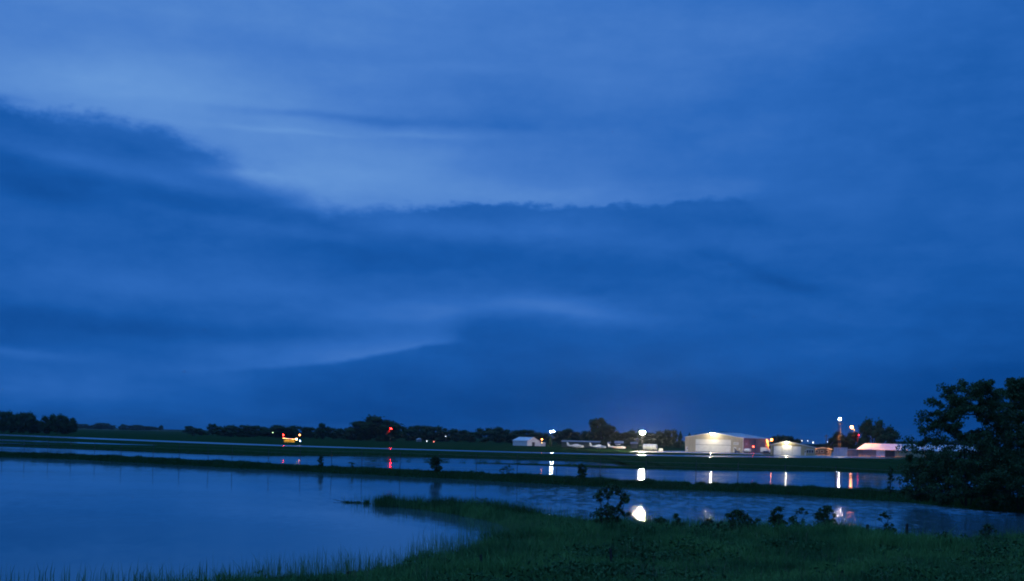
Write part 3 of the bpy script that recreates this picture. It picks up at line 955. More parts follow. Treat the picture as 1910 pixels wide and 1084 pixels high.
bank_bush(1476, 990, 24, 964, 518, 'low shrub between the narrow column shrub and the open sapling', n=9)
bank_bush(1491, 990, 36, 944, 507, 'open sapling with a spreading crown between two dense shrubs', n=11, per=22, stems=1, name='sapling', cat='sapling')
bank_bush(1540, 990, 42, 946, 508, 'wide leafy shrub left of the orange reflection', n=32, per=32)
bank_bush(1648, 998, 36, 956, 509, 'thin-stemmed sapling with sparse leaves right of the orange reflection', n=9, per=20, stems=1, name='sapling', cat='sapling')
bank_bush(1664, 999, 14, 976, 519, 'tiny shrub at the foot of the sparse sapling', n=6)
bank_bush(1843, 1018, 30, 985, 510, 'weedy shrub on the near bank under the right trees', n=12, per=16)
bank_bush(1760, 1040, 40, 1012, 511, 'low weedy clump on the near bank at lower right', n=12, per=14)
# drowned tufts off the tip of the spit
for px, w, h, sd, lab in ((650, 20, 7, 1, 'flat dark weed tuft drowned off the tip of the spit'), (667, 12, 6, 2, 'middle weed tuft between the flat tuft and the spit'), (684, 8, 12, 3, 'upright pointed weed tuft nearest the tip of the spit')):
    p = ground(px, 938 if px < 670 else 940)
    s = p.y / F
    k = 130
    Q = np.stack([p.x + rng.normal(0, w * s * .3, k), p.y + rng.normal(0, .25, k), np.full(k, -.03)], 1)
    b_ = blades('weed_tuft', Q, h * s * rng.uniform(.3, 1, k), np.full(k, .016), M_GRASS_DIKE, lean=.3, bend=.5)
    tag(b_, lab, 'weeds', kind='stuff')
mb = MB()
a, b, c = ground(622, 934.5), ground(646, 938), ground(692, 940)
a.z, b.z, c.z = .10, .04, .02
mb.tube([a, b, (b + c) / 2 + Vector((0, .1, .03)), c], [.012, .03, .035, .02], 6)
mb.tube([b, b + Vector((-.4, .2, .35))], [.015, .006], 5)
tag(mb.build('driftwood', M_WOOD), 'thin dark drifting branch in the water off the spit', 'branch')

# ------------------------------------------------------------------ old wooden posts of the near fence line
for px, ty, by, lab in ((406, 1076, 1092, 'short dark wooden post at the bottom edge, lower left'), (653, 1060, 1074, 'short dark wooden post among reeds below centre left'),
                        (1141, 1034, 1062, 'thin leaning wooden post in the middle of the near grass'), (1616, 984, 1016, 'weathered post left of the sparse sapling on near bank'),
                        (1690, 978, 1010, 'weathered post right of the sparse sapling at the water'), (897, 1038, 1062, 'small dark stake in the near grass, centre')):
    p = ground(px, by, .35)
    zz, _ = bank_z(np.array([p.x]), np.array([p.y])); p.z = float(zz[0]) - .25
    h = (by - ty) * p.y / F + .28
    mb = MB()
    lx = random.uniform(-.08, .08)
    r0 = .075 if ty > 1050 or ty < 1000 else .05
    mb.tube([(0, 0, 0), (lx * .4, 0, h * .5), (lx, .02, h - .03), (lx * 1.1, .02, h)], [r0 * 1.1, r0, r0 * .95, r0 * .6], 7)
    o = mb.build('wooden_post', M_WOOD)
    o.location = p; tag(o, lab, 'post', 'old posts on the near bank')

# ------------------------------------------------------------------ wire fence along the dike
fence = empty('wire_fence', spot(1000, 150, .5), 0, 'long wire fence with thin steel posts along the dike', 'fence')
post_px = [-82, -36, 9, 50, 93, 136, 183, 229, 280, 331, 384, 439, 496, 555, 617, 679, 745, 815, 886, 961, 1038, 1118, 1203, 1291, 1375, 1467, 1561, 1660, 1765]
fcx = fr[:, 0]
tops = []
pm = MB(); pm.tube([(0, 0, -.3), (0, 0, 2.25)], .036, 6); pm.ball((0, 0, 2.26), .042, 6, 4); pm.tube([(0, 0, 2.25), (0, -.22, 2.5)], .016, 5)
pm = pm.mesh('post')
for px in post_px:
    d = ray(px, hor(px)); k = d.x / d.y
    c = fr + nr * (3.0 * np.minimum(wide, 1.6))[:, None]
    j = int(np.argmin(np.abs(c[:, 0] / c[:, 1] - k)))
    o = link('post', pm, M_DARKSTEEL, fence)
    o.location = Vector((c[j, 0], c[j, 1], .62 * dike_h[j] - .02)) - fence.location
    o.rotation_euler = (random.gauss(0, .015), random.gauss(0, .015), 0)
    tops.append(o.location.copy())
for zz in (.25, .75, 1.25, 1.75, 2.2):
    mb = MB()
    mb.tube([t + Vector((0, 0, zz)) for t in tops], .006, 4)
    mb.build('wire', M_STEEL, fence)


# ------------------------------------------------------------------ buildings
def frame_of(p, yaw):
    return Matrix.Translation(p) @ Matrix.Rotation(yaw, 4, 'Z')


def gable(name, p, yaw, w, dep, eave, ridge, wallm, sidem, roofm, label, cat='hangar', peak=.5, eave_r=None, over=.35, rib=0.0, side_rib=0.0):
    """gabled shed; local x along the front, y to the back, front face at y = 0"""
    o = empty(name, p, yaw, label, cat)
    er = eave_r if eave_r is not None else eave
    xp = w * peak
    T = .2
    MB().prism([(0, -.3), (w, -.3), (w, er), (xp, ridge), (0, eave)], 0, T).build('front_wall', wallm, o)
    MB().prism([(0, -.3), (w, -.3), (w, er), (xp, ridge), (0, eave)], dep - T, dep).build('back_wall', wallm, o)
    MB().box(.003, T, T, dep - T, -.3, eave - .02).build('side_wall', sidem, o)
    MB().box(w - T, w - .003, T, dep - T, -.3, er - .02).build('side_wall', sidem, o)
    sl, sr = (ridge - eave) / xp, (ridge - er) / (w - xp)
    for (x0, z0, x1, z1) in ((-over, eave - sl * over, xp, ridge), (xp, ridge, w + over, er - sr * over)):
        MB().prism([(x0, z0 + .02), (x1, z1 + .02), (x1, z1 + .16), (x0, z0 + .16)], -over, dep + over).build('roof', roofm, o)
    # standing seams of the visible roof side
    k = int(dep / 1.2)
    for i in range(k):
        y = (i + .5) * dep / k
        MB().prism([(xp, ridge + .16), (w + over, er - sr * over + .16), (w + over, er - sr * over + .21), (xp, ridge + .21)], y, y + .06).build('roof_seam', roofm, o)
    MB().box(xp - .18, xp + .18, -over - .02, dep + over + .02, ridge + .10, ridge + .26).build('ridge_cap', roofm, o)
    MB().prism([(-over, eave - sl * over - .12), (xp, ridge - .12), (w + over, er - sr * over - .12), (w + over, er - sr * over + .1), (xp, ridge + .1), (-over, eave - sl * over + .1)], -over - .05, -over + .0).build('bargeboard', M_WHITE, o)
    if rib:
        k = int(w / rib)
        for i in range(k + 1):
            x = i * w / k
            zt = eave + sl * x if x < xp else er + sr * (w - x)
            MB().box(x - .05, x + .05, -.06, .003, -.2, zt - .15).build('siding_rib', wallm, o)
    if side_rib:
        k = int(dep / side_rib)
        for i in range(k):
            y = (i + .5) * dep / k
            MB().box(w - .006, w + .05, y - .05, y + .05, -.2, er - .15).build('siding_rib', sidem, o)
    return o


def panel(o, name, x0, x1, z0, z1, material, depth=.08, y=-.0, parent=None):
    return MB().box(x0, x1, y - depth, y + .01, z0, z1).build(name, material, parent or o)


def lamp_globe(parent_loc, r, color, strength, name, matname):
    pass


# --- large beige hangar
YAW_H = -R(33)
DH = 529.0
pr = spot(1386, DH, LAND)
Wh = 27.0
xdir = Vector((math.cos(YAW_H), math.sin(YAW_H), 0))
ph = pr - xdir * Wh
hang = gable('hangar', ph, YAW_H, Wh, 30, 6.2, 8.3, M_BEIGE, M_SHADEWALL, M_ROOF, 'large floodlit beige hangar with a wide white folding door', rib=.9, side_rib=1.5)
x0, x1 = Wh * .185, Wh * .795
up_ = panel(hang, 'door_panel', x0, x1, 3.05, 5.35, M_DOORW, .16)
lo_ = panel(hang, 'door_panel', x0, x1, .05, 2.92, M_DOORW, .16)
panel(hang, 'door_gap', x0, x1, 2.9, 3.07, M_DARKSTEEL, .10)
for i in range(1, 6):
    x = x0 + (x1 - x0) * i / 6
    panel(hang, 'door_joint', x - .04, x + .04, 3.1, 5.3, M_DOORW, .04, -.16, up_)
    panel(hang, 'door_joint', x - .04, x + .04, .1, 2.85, M_DOORW, .04, -.16, lo_)
panel(hang, 'door_header', x0 - .2, x1 + .2, 5.36, 5.55, M_BEIGE, .22)
sg = panel(hang, 'sign_board', Wh * .84, Wh * .925, 3.3, 4.4, M_WHITE, .14)
for z in (3.55, 3.8, 4.05):
    panel(hang, 'lettering', Wh * .85, Wh * .915, z, z + .1, M_GREYWALL, .01, -.14, sg)
wd = panel(hang, 'side_door', Wh * .845, Wh * .885, .0, 2.3, M_WHITE, .12)
panel(hang, 'door_window', Wh * .856, Wh * .872, .35, 1.9, M_GLASS, .01, -.12, wd)
wl = panel(hang, 'side_door', Wh * .012, Wh * .05, 0, 1.9, M_WHITE, .12)
panel(hang, 'door_window', Wh * .035, Wh * .048, .9, 1.6, M_GLASS, .01, -.12, wl)
panel(hang, 'notice', Wh * .93, Wh * .955, 1.2, 1.9, M_WHITE, .1)
MB().box(Wh - .05, Wh + .14, -.08, .15, 0, 6.1).build('corner_trim', M_WHITE, hang)
sd = MB().box(Wh, Wh + .12, 8.5, 13.2, 0.0, 4.2).build('sliding_door', M_SHADEWALL, hang)
MB().box(Wh + .0, Wh + .16, 13.3, 13.6, 0, 5.6).build('door_post', M_DARKSTEEL, hang)
ws = MB().box(Wh, Wh + .1, 2.3, 5.2, 3.0, 4.4).build('sign_board', M_GREYWALL, hang)
for z in (3.3, 3.7, 4.1):
    MB().box(Wh + .1, Wh + .12, 2.6, 4.9, z - .06, z + .06).build('lettering', M_WHITE, ws)


def wall_lamp(name, building, pos, out_v, arm, r, color, strength, label, mname, cat='lamp', halo=0.0):
    """a yard lamp on a bracket: arm, hood and glowing lens. pos in the building's local frame"""
    fm = frame_of(building.location, building.rotation_euler.z)
    p = fm @ Vector(pos)
    o = empty(name, p, building.rotation_euler.z, label, cat)
    ov = Vector(out_v).normalized()
    e = ov * arm
    MB().tube([(0, 0, 0), tuple(e * .6 + Vector((0, 0, .15))), tuple(e + Vector((0, 0, .1)))], .04, 6).build('arm', M_DARKSTEEL, o)
    MB().tube([tuple(e + Vector((0, 0, .40 + r))), tuple(e + Vector((0, 0, .30 + r * .7)))], [r * .5, r * 2.0], 10).build('hood', M_DARKSTEEL, o)
    if halo:        # hooded sodium lamp: the bulb shines down from inside its skirt
        MB().ball(tuple(e + Vector((0, 0, .2))), r, 10, 8).build('bulb', glow(mname, color, strength), o, True)
        MB().tube([tuple(e + Vector((0, 0, .42))), tuple(e + Vector((0, 0, .16)))], r * 1.9, 12, cap=False).build('skirt', M_DARKSTEEL, o)
    else:
        MB().ball(tuple(e), r, 10, 8).build('lens', glow(mname, color, strength), o, True)
    if halo:
        MB().ball(tuple(e + Vector((0, -.42, -.1))), halo, 12, 8, (1, .12, 1)).build('glow_disc', glow(mname + '_glow_disc', color, 22.0), o, True)  # added glowing disc, imitates the orange halo round the lamp
    return o


wall_lamp('gable_lamp', hang, (Wh * .5, -.3, 7.75), (0, -1, 0), 2.6, .24, (1, .87, .58), 820, 'white lamp at the gable peak of the large hangar', 'warm_white_glow')
wall_lamp('corner_lamp', hang, (Wh + .1, 28.2, 5.9), (1, .1, 0), 1.9, .19, (1, .27, .045), 8000, 'orange lamp on the far corner of the large hangar', 'sodium_glow', halo=.5)

# --- small tan hangar with three white door leaves
D2 = 471.0
p2 = spot(1437.8, D2, LAND); s2 = D2 / F
YAW_2 = -R(12)
W2 = 80 * s2 / math.cos(YAW_2) * .985
tan_h = gable('hangar', p2, YAW_2, W2, 18, 3.75, 5.15, M_TAN, M_TAN, M_GREYWALL, 'small tan gabled hangar with three white door leaves', peak=.35, eave_r=3.1, rib=.8)
for a, b, zt in ((.065, .255, 3.3), (.258, .485, 3.65), (.488, .685, 3.3)):
    dr = panel(tan_h, 'door_leaf', W2 * a + .04, W2 * b - .04, .05, zt, M_DOORW, .14 if zt < 3.5 else .24)
    if zt > 3.5:
        for q in (.3, .7):
            panel(tan_h, 'handle', W2 * (a + (b - a) * q) - .2, W2 * (a + (b - a) * q) + .2, 1.55, 1.68, M_DARKSTEEL, .03, -.24, dr)
panel(tan_h, 'door_track', W2 * .06, W2 * .69, 3.68, 3.82, M_DARKSTEEL, .3)
panel(tan_h, 'door_gap', W2 * .046, W2 * .062, .05, 3.2, M_DARKSTEEL, .1)
fdr = panel(tan_h, 'side_door', W2 * .765, W2 * .795, 0, 2.0, M_WHITE, .1)
panel(tan_h, 'door_window', W2 * .77, W2 * .788, 1.1, 1.8, M_GLASS, .01, -.1, fdr)
panel(tan_h, 'awning', W2 * .8, W2 * .965, 2.25, 2.5, M_WHITE, .5)
for i in range(3):
    a = .808 + i * .052
    w_ = panel(tan_h, 'window', W2 * a, W2 * (a + .05), .95, 2.1, M_WHITE, .10)
    panel(tan_h, 'pane', W2 * a + .1, W2 * (a + .05) - .1, 1.03, 2.02, M_GLASS, .01, -.10, w_)
wall_lamp('gable_lamp', tan_h, (W2 * .35, -.3, 4.6), (0, -1, 0), 1.5, .22, (1, .88, .58), 480, 'warm lamp under the peak of the small tan hangar', 'warm_glow')

# --- dim low building between tan hangar and shed
D3 = 500.0
s3 = D3 / F
lowb = gable('low_building', spot(1519, D3, LAND), -R(14), 31 * s3, 9, 2.5, 3.0, M_DIMWALL, M_DIMWALL, M_DIMWALL, 'dim low grey building between the tan hangar and beacon tower', 'building')  # dark siding colour stands in for the building's lack of light
for i in range(3):
    w_ = panel(lowb, 'window', .5 + i * 2.0, 1.6 + i * 2.0, .9, 1.9, M_WHITE, .06)
    panel(lowb, 'pane', .58 + i * 2.0, 1.52 + i * 2.0, .98, 1.82, M_GLASS, .01, -.06, w_)

# --- white utility shed and its lean-to
D4 = 482.0; s4 = D4 / F
p4 = spot(1555.2, D4, LAND)
shed = empty('shed', p4, -R(16), 'small boxy pale shed at the foot of the beacon tower', 'shed')
Ws = 24.5 * s4
MB().box(0, Ws, 0, 4, -.3, 3.2).build('wall', M_WHITE, shed)
MB().box(-.15, Ws + .15, -.2, 4.2, 3.2, 3.38).build('roof', M_GREYWALL, shed)
for i in range(1, 5): MB().box(Ws * i / 5 - .03, Ws * i / 5 + .03, -.04, .003, -.2, 3.1).build('wall_joint', M_GREYWALL, shed)
MB().box(Ws * .42, Ws * .86, -.06, .002, 0, 2.7).build('door', M_DOORW, shed)
p5 = spot(1580.5, D4 + 1.5, LAND)
lean = empty('shed', p5, -R(16), 'grey-blue lean-to shed between the pale shed and the long shed', 'shed')
Wl = 18 * s4
MB().box(0, Wl, 0, 4, -.3, 2.55).build('wall', M_GREYWALL, lean)
MB().prism([(-.1, 2.55), (Wl + .1, 2.55), (Wl + .1, 2.7), (-.1, 2.75)], -.2, 4.2).build('roof', M_ROOF, lean)
MB().box(Wl * .3, Wl * .62, -.05, .002, 0, 2.1).build('door', M_GREYWALL, lean)

# --- long low shed with hipped pale roof
D6 = 486.0; s6 = D6 / F
p6 = spot(1598.5, D6, LAND)
longs = empty('long_shed', p6, -R(18), 'long low shed with a pale roof lit orange at one end', 'shed')
WL = 46.0; dpt = 10.0
MB().box(.3, WL, .3, dpt, -.3, 2.75).build('wall', M_GREYWALL, longs)
ev, rg = 2.75, 5.15
hip = 2.8
V6 = [(-.3, -.4, ev), (WL + .3, -.4, ev), (WL + .3, dpt + .4, ev), (-.3, dpt + .4, ev), (hip, dpt / 2, rg), (WL - hip, dpt / 2, rg)]
mb = MB(); mb.add([(x, y, z) for x, y, z in V6] + [(x, y, z - .14) for x, y, z in V6[:4]],
                  [(0, 1, 5, 4), (1, 2, 5), (2, 3, 4, 5), (3, 0, 4), (0, 6, 7, 1), (1, 7, 8, 2), (2, 8, 9, 3), (3, 9, 6, 0), (6, 9, 8, 7)])
mb.build('roof', M_ROOF, longs)
for i in range(24):                          # roof sheet seams
    x = hip + .4 + i * 1.75
    if x < WL - hip:
        mb = MB(); mb.add([(x, -.42, ev + .01), (x + .07, -.42, ev + .01), (x + .07, dpt / 2, rg + .01), (x, dpt / 2, rg + .01), (x, -.42, ev + .07), (x + .07, -.42, ev + .07), (x + .07, dpt / 2, rg + .07), (x, dpt / 2, rg + .07)],
                          [(0, 3, 2, 1), (4, 5, 6, 7), (0, 1, 5, 4), (1, 2, 6, 5), (2, 3, 7, 6), (3, 0, 4, 7)])
        mb.build('roof_seam', M_ROOF, longs)
k = s6 / math.cos(R(18)) * .97
for a, b, m_ in ((3, 12, M_GREYWALL), (12.5, 23, M_GREYWALL), (23.5, 33, M_GREYWALL), (34, 49, M_DOORW), (67, 82, M_TAN), (82.5, 98, M_TAN), (98.5, 114, M_TAN), (114.5, 130, M_TAN), (130.5, 146, M_TAN)):
    MB().box(a * k, b * k, .17, .303, .02, 2.55).build('wall_panel', m_, longs)
MB().box(50 * k, 66 * k, .28, .303, .02, 2.6).build('bay_shade', M_DARKSTEEL, longs)  # dark panel in place of the shade inside the bay
MB().box(57 * k, 57.8 * k, .1, .27, 0, 2.6).build('bay_post', M_DARKSTEEL, longs)

# --- small white gabled hangar far centre
D7 = 640.0; s7 = D7 / F
p7 = spot(983.5, D7, LAND)
# gable end faces right of the camera; local front = gable end
wh = gable('hangar', p7, R(40), 8.6, 11.5, 2.65, 4.35, M_WHITE, M_WHITE, M_ROOF, 'small white gabled hangar at far centre with low annex')
MB().box(3.3, 5.2, -.05, .01, 0, 2.0).build('opening_shade', M_DARKSTEEL, wh)  # dark sheet stands in for the shaded doorway
MB().box(5.25, 6.3, -.09, .01, 0, 2.1).build('door', M_WHITE, wh)
MB().box(8.6, 13.6, 1.0, 6, -.2, 1.9).build('annex', M_WHITE, wh)
MB().box(8.7, 13.9, .7, 6.2, 1.9, 2.05).build('annex_roof', M_ROOF, wh)
o = empty('yard_lamp', spot(1011, D7 - 2, LAND), 0, 'small orange yard lamp beside the small white hangar', 'lamp')
MB().tube([(0, 0, -.2), (0, 0, 3.4)], .06, 6).build('pole', M_DARKSTEEL, o)
MB().ball((0, 0, 3.55), .26, 10, 8).build('lens', glow('sodium_small_glow', (1, .22, .04), 60), o, True)
MB().ball((0, -.1, 1.9), .12, 8, 6).build('lower_lens', glow('sodium_dim_glow', (1, .55, .2), 30), o, True)

# --- low open tee hangars and sheds behind the aircraft
def low_row(px0, px1, dist, z0, z1, label, wallm=M_DIMWALL):
    s = dist / F; p = spot(px0, dist, LAND); w = (px1 - px0) * s
    o = empty('hangar_row', p, -R(6), label, 'hangar')
    MB().box(0, w, 0, 7, -.3, z0).build('wall', wallm, o)
    MB().prism([(-.3, z0), (w + .3, z0), (w + .3, z0 + .12), (-.3, z0 + .12)], -.4, 7.4).build('eave', M_GREYWALL, o)
    mb = MB(); mb.add([(-.3, -.4, z0 + .12), (w + .3, -.4, z0 + .12), (w + .3, 7.4, z1), (-.3, 7.4, z1), (-.3, 7.4, z0 + .12), (w + .3, 7.4, z0 + .12)], [(0, 1, 2, 3), (3, 2, 5, 4), (0, 3, 4), (1, 5, 2), (0, 4, 5, 1)])
    mb.build('roof', M_GREYWALL, o)
    n_ = max(2, int(w / 4))
    for i in range(n_):
        MB().box(i * w / n_ + .3, (i + 1) * w / n_ - .3, -.05, .002, 0, z0 - .4).build('bay_door', wallm, o)
    return o


low_row(1048, 1118, 610, 2.7, 3.4, 'long low hangar row behind the left parked aircraft', M_DIMWALL)
low_row(1147, 1162, 640, 2.4, 3.6, 'low white-roofed shed behind the high-wing aircraft')
low_row(1134, 1138, 640, 2.4, 3.0, 'narrow pale hut left of the low white-roofed shed')
low_row(1177, 1189, 640, 2.3, 3.2, 'low pale shed behind the bright floodlight mast')
# pale farm building glimpsed before the trees
p = spot(783, 800, LAND)
o = empty('farm_building', p, .3, 'tiny pale farm building right of the red windsock', 'building')
MB().box(-1.3, 1.3, 0, 4, -.3, 1.5).build('wall', M_GREYWALL, o)
MB().prism([(-1.5, 1.5), (1.5, 1.5), (.2, 2.3)], -.2, 4.2).build('roof', M_ROOF, o)


# ------------------------------------------------------------------ lamps on poles
def flood_mast(px, dist, top_y, heads, r, color, strength, label, mname, name='floodlight_mast', arm=.9):
    p = spot(px, dist, LAND)
    h = (hor(px) - top_y) * dist / F + EYE - LAND
    o = empty(name, p, 0, label, 'floodlight')
    MB().tube([(0, 0, -.3), (0, 0, h)], [.13, .08], 8).build('pole', M_DARKSTEEL, o)
    w = arm * (heads - 1) / 2
    MB().box(-w - .2, w + .2, -.05, .05, h - .25, h - .15).build('crossarm', M_DARKSTEEL, o)
    for i in range(heads):
        x = -w + i * arm
        hd = MB().tube([(x, 0, h + r * 1.2), (x, 0, h + r * .75)], [r * .4, r * .8], 10).build('lamp_head', M_DARKSTEEL, o)
        MB().ball((x, 0, h), r, 12, 8).build('lens', glow(mname, color, strength), hd, True)
    return o


flood_mast(1198, 482, 806.5, 2, .62, (1, .87, .58), 2900, 'brightest white floodlight on a mast left of the large hangar', 'flood_glow', arm=.6)
flood_mast(1029.5, 632, 805, 2, .34, (.86, .95, 1), 260, 'twin cool white floodlight beside the small white hangar', 'cool_flood_glow', arm=1.2)

D8 = 490.0
# rotating beacon tower
pb = spot(1565.5, D8, LAND); hb = (hor(1565.5) - 782) * D8 / F + EYE - LAND
o = empty('beacon_tower', pb, 0, 'tall beacon tower with a white lamp above the sheds', 'tower')
for sx in (-1, 1):
    for sy in (-1, 1):
        MB().tube([(sx * .55, sy * .55, -.3), (sx * .3, sy * .3, hb - 1.9)], .06, 5).build('leg', M_DARKSTEEL, o)
for i in range(9):
    z = .8 + i * (hb - 3) / 9
    w = .55 - .25 * z / hb
    mb = MB()
    mb.tube([(-w, -w, z), (w, -w, z + 1.2)], .03, 4); mb.tube([(w, -w, z), (w, w, z + 1.2)], .03, 4); mb.tube([(w, w, z), (-w, w, z + 1.2)], .03, 4); mb.tube([(-w, w, z), (-w, -w, z + 1.2)], .03, 4)
    mb.build('brace', M_DARKSTEEL, o)
MB().tube([(0, 0, hb - 1.95), (0, 0, hb - 1.75)], [.9, .95], 10).build('platform', M_DARKSTEEL, o)
for a in range(8):
    q = a * math.pi / 4
    MB().tube([(.88 * math.cos(q), .88 * math.sin(q), hb - 1.76), (.88 * math.cos(q), .88 * math.sin(q), hb - .9)], .025, 4).build('railing_post', M_DARKSTEEL, o)
MB().tube([(0, 0, hb - 1.75), (0, 0, hb - .4)], .16, 8).build('lamp_stand', M_DARKSTEEL, o)
MB().ball((0, 0, hb), .40, 12, 8).build('lens', glow('beacon_glow', (.95, .95, 1), 260), o, True)

# orange street lamp
pl = spot(1593, D8 - 6, LAND); hl = (hor(1593) - 797.5) * D8 / F + EYE - LAND
o = empty('street_lamp', pl, 0, 'orange street lamp with a long arm left of the long shed', 'lamp')
MB().tube([(0, 0, -.3), (0, 0, hl - .3), (-.3, 0, hl + .05), (-1.1, 0, hl + .25)], [.12, .08, .06, .05], 7).build('pole', M_WOOD, o)
MB().tube([(-1.15, 0, hl + .72), (-1.15, 0, hl + .5)], [.18, .44], 10).build('hood', M_DARKSTEEL, o)
MB().ball((-1.15, 0, hl + .24), .22, 12, 8).build('bulb', glow('street_glow', (1, .30, .06), 19000), o, True)
MB().tube([(-1.15, 0, hl + .5), (-1.15, 0, hl + .2)], .42, 12, cap=False).build('skirt', M_DARKSTEEL, o)
MB().ball((-1.15, -.5, hl), .55, 12, 8, (1, .12, 1)).build('glow_disc', glow('street_glow_disc', (1, .32, .08), 26), o, True)  # added glowing disc before the bulb, stands in for its orange glow

# plain utility pole right of the tan hangar
pu = spot(1541, 478, LAND)
o = empty('utility_pole', pu, 0, 'plain dark utility pole right of the small tan hangar', 'pole')
MB().tube([(0, 0, -.3), (0, 0, 8.2)], [.16, .1], 7).build('shaft', M_WOOD, o)
MB().box(-.9, .9, -.06, .06, 7.5, 7.65).build('crossarm', M_WOOD, o)

# red marker lamp beside the hangar's shaded wall
fm = frame_of(hang.location, YAW_H)
pm_ = fm @ Vector((Wh + 3.0, 4.2, 0))
o = empty('marker_lamp', pm_, 0, 'red marker lamp in front of the shaded hangar side', 'lamp')
MB().tube([(0, 0, -.1), (0, 0, 2.5)], .05, 6).build('pole', M_DARKSTEEL, o)
MB().ball((0, 0, 2.65), .24, 10, 8).build('lens', glow('red_marker_glow', (1, .04, .012), 50), o, True)


def small_light(name, px, py, dist, r, color, strength, label, mname):
    p = spot(px, dist, LAND); z = (hor(px) - py) * dist / F + EYE
    o = empty(name, p, 0, label, 'lamp')
    MB().tube([(0, 0, -.2), (0, 0, z - LAND)], .05, 5).build('pole', M_DARKSTEEL, o)
    MB().ball((0, 0, z - LAND), r, 8, 6).build('lens', glow(mname, color, strength), o, True)
    return o


small_light('yard_lamp', 509, 807, 800, .22, (.6, 1, .45), 7, 'tiny green light before the treeline left of the indicator', 'green_dot')
small_light('yard_lamp', 796.5, 823, 780, .24, (.9, 1, 1), 5, 'tiny white light low in the treeline, centre left', 'white_dot')
small_light('yard_lamp', 809.5, 824, 780, .34, (1, .2, .05), 3, 'tiny orange-red light low in the treeline, centre left', 'orange_dot')
small_light('yard_lamp', 831.5, 814, 790, .22, (.8, .9, 1), 4, 'tiny white light higher in the treeline, centre left', 'white_dot2')
small_light('yard_lamp', 1495.5, 822.5, 850, .26, (1, .9, .6), 6, 'leftmost of three tiny lights above the tan hangar roof', 'dot3')
small_light('yard_lamp', 1506.5, 822.5, 850, .26, (.9, .95, 1), 4, 'middle of three tiny lights above the tan hangar roof', 'dot4')
small_light('yard_lamp', 1516.5, 825.5, 840, .3, (1, 1, .9), 9, 'rightmost of three tiny lights above the tan hangar roof', 'dot5')
small_light('yard_lamp', 1543.5, 824.5, 820, .26, (.8, .9, 1), 5, 'tiny white light beside the plain utility pole', 'dot6')
# taxiway and runway lights
small_light('runway_light', 559, 811.5, 520, .34, (1, .25, .06), 14, 'orange lamp on a post right of the glowing indicator', 'indicator_post_glow')
small_light('taxiway_light', 560, 822.3, 515, .22, (.35, .55, 1), 24, 'blue taxiway light right of the glowing indicator', 'taxi_glow')


# ------------------------------------------------------------------ glowing landing-direction indicator
DI = 512.0; sI = DI / F
pi_ = spot(541, DI, LAND)
o = empty('landing_indicator', pi_, R(-5), 'long glowing landing indicator low on the grass with a red lamp', 'indicator')
MB().tube([(0, 0, -.2), (0, 0, 1.35)], .09, 8).build('pedestal', M_DARKSTEEL, o)
L0, L1 = -2.9, 2.7
bd = MB(); bd.add([(L0, -.16, 1.75), (L1, -.25, 1.35), (L1 + .4, 0, 1.5), (L0, 0, 2.1), (L1, .25, 1.35), (L0, .16, 1.75)], [(0, 1, 2, 3), (3, 2, 4, 5), (0, 3, 5), (1, 4, 2), (0, 5, 4, 1)])
bd.build('body', M_WHITE, o)
MB().box(-.4, .6, -1.8, 1.8, 1.5, 1.6).build('wing', M_WHITE, o)
for i in range(9):
    t = i / 8
    MB().ball((L0 + .15 + (L1 - L0 - .3) * t, -.34, 1.72 - .3 * t), .10, 8, 6).build('bulb', glow('indicator_bulb', (1, .42, .07), 20), o, True)
MB().ball((L1 + .15, -.2, 1.55), .26, 10, 8).build('head_lamp', glow('indicator_head', (1, .62, .25), 40), o, True)
MB().box(L0 + .5, L1 - .4, -.46, -.14, 1.24, 1.30).build('fill_trough', M_DARKSTEEL, o)  # added housing for the fill light below it
MB().box(L0 + .5, L1 - .4, -.48, -.462, 1.10, 1.30).build('fill_shield', M_DARKSTEEL, o)  # added shield that hides the fill light from the front
MB().box(L0 + .6, L1 - .5, -.40, -.20, 1.18, 1.235).build('fill_strip', glow('indicator_fill', (1, .62, .16), 16), o)  # added fill light for the yellow pool under the indicator
MB().box(L0 + .2, L1 - .6, .0, .08, .02, 1.0).build('light_pool_panel', M_YELLOW, o)  # yellow panel added to stand in for the pool of light below
MB().tube([(L0 + .1, 0, 1.9), (L0 + .1, 0, 3.0)], .03, 5).build('lamp_mast', M_DARKSTEEL, o)
MB().ball((L0 + .1, 0, 3.15), .26, 10, 8).build('red_lamp', glow('indicator_red', (1, .012, .006), 70), o, True)


# ------------------------------------------------------------------ lit windsocks
def windsock(px, dist, top_y, pts, rad, label, lamp=True, strength=60, mname='sock_lamp_glow'):
    p = spot(px, dist, LAND); h = (hor(px) - top_y) * dist / F + EYE - LAND
    o = empty('windsock', p, 0, label, 'windsock')
    MB().tube([(0, 0, -.3), (0, 0, h - .4)], [.09, .05], 7).build('pole', M_DARKSTEEL, o)
    q = [Vector((x, y, h + z)) for x, y, z in pts]
    MB().tube(q, rad, 10, cap=False).build('sock', M_SOCK, o, True)
    MB().tube([(0, 0, h - .4), tuple(q[0])], .03, 5).build('swivel_arm', M_DARKSTEEL, o)
    if lamp:
        MB().tube([(.25, -.15, h - .5), (.3, -.7, h + .25)], .025, 5).build('lamp_bracket', M_DARKSTEEL, o)
        MB().ball((.3, -.75, h + .3), .20, 10, 8).build('red_lamp', glow(mname, (1, .004, .003), strength), o, True)
    return o


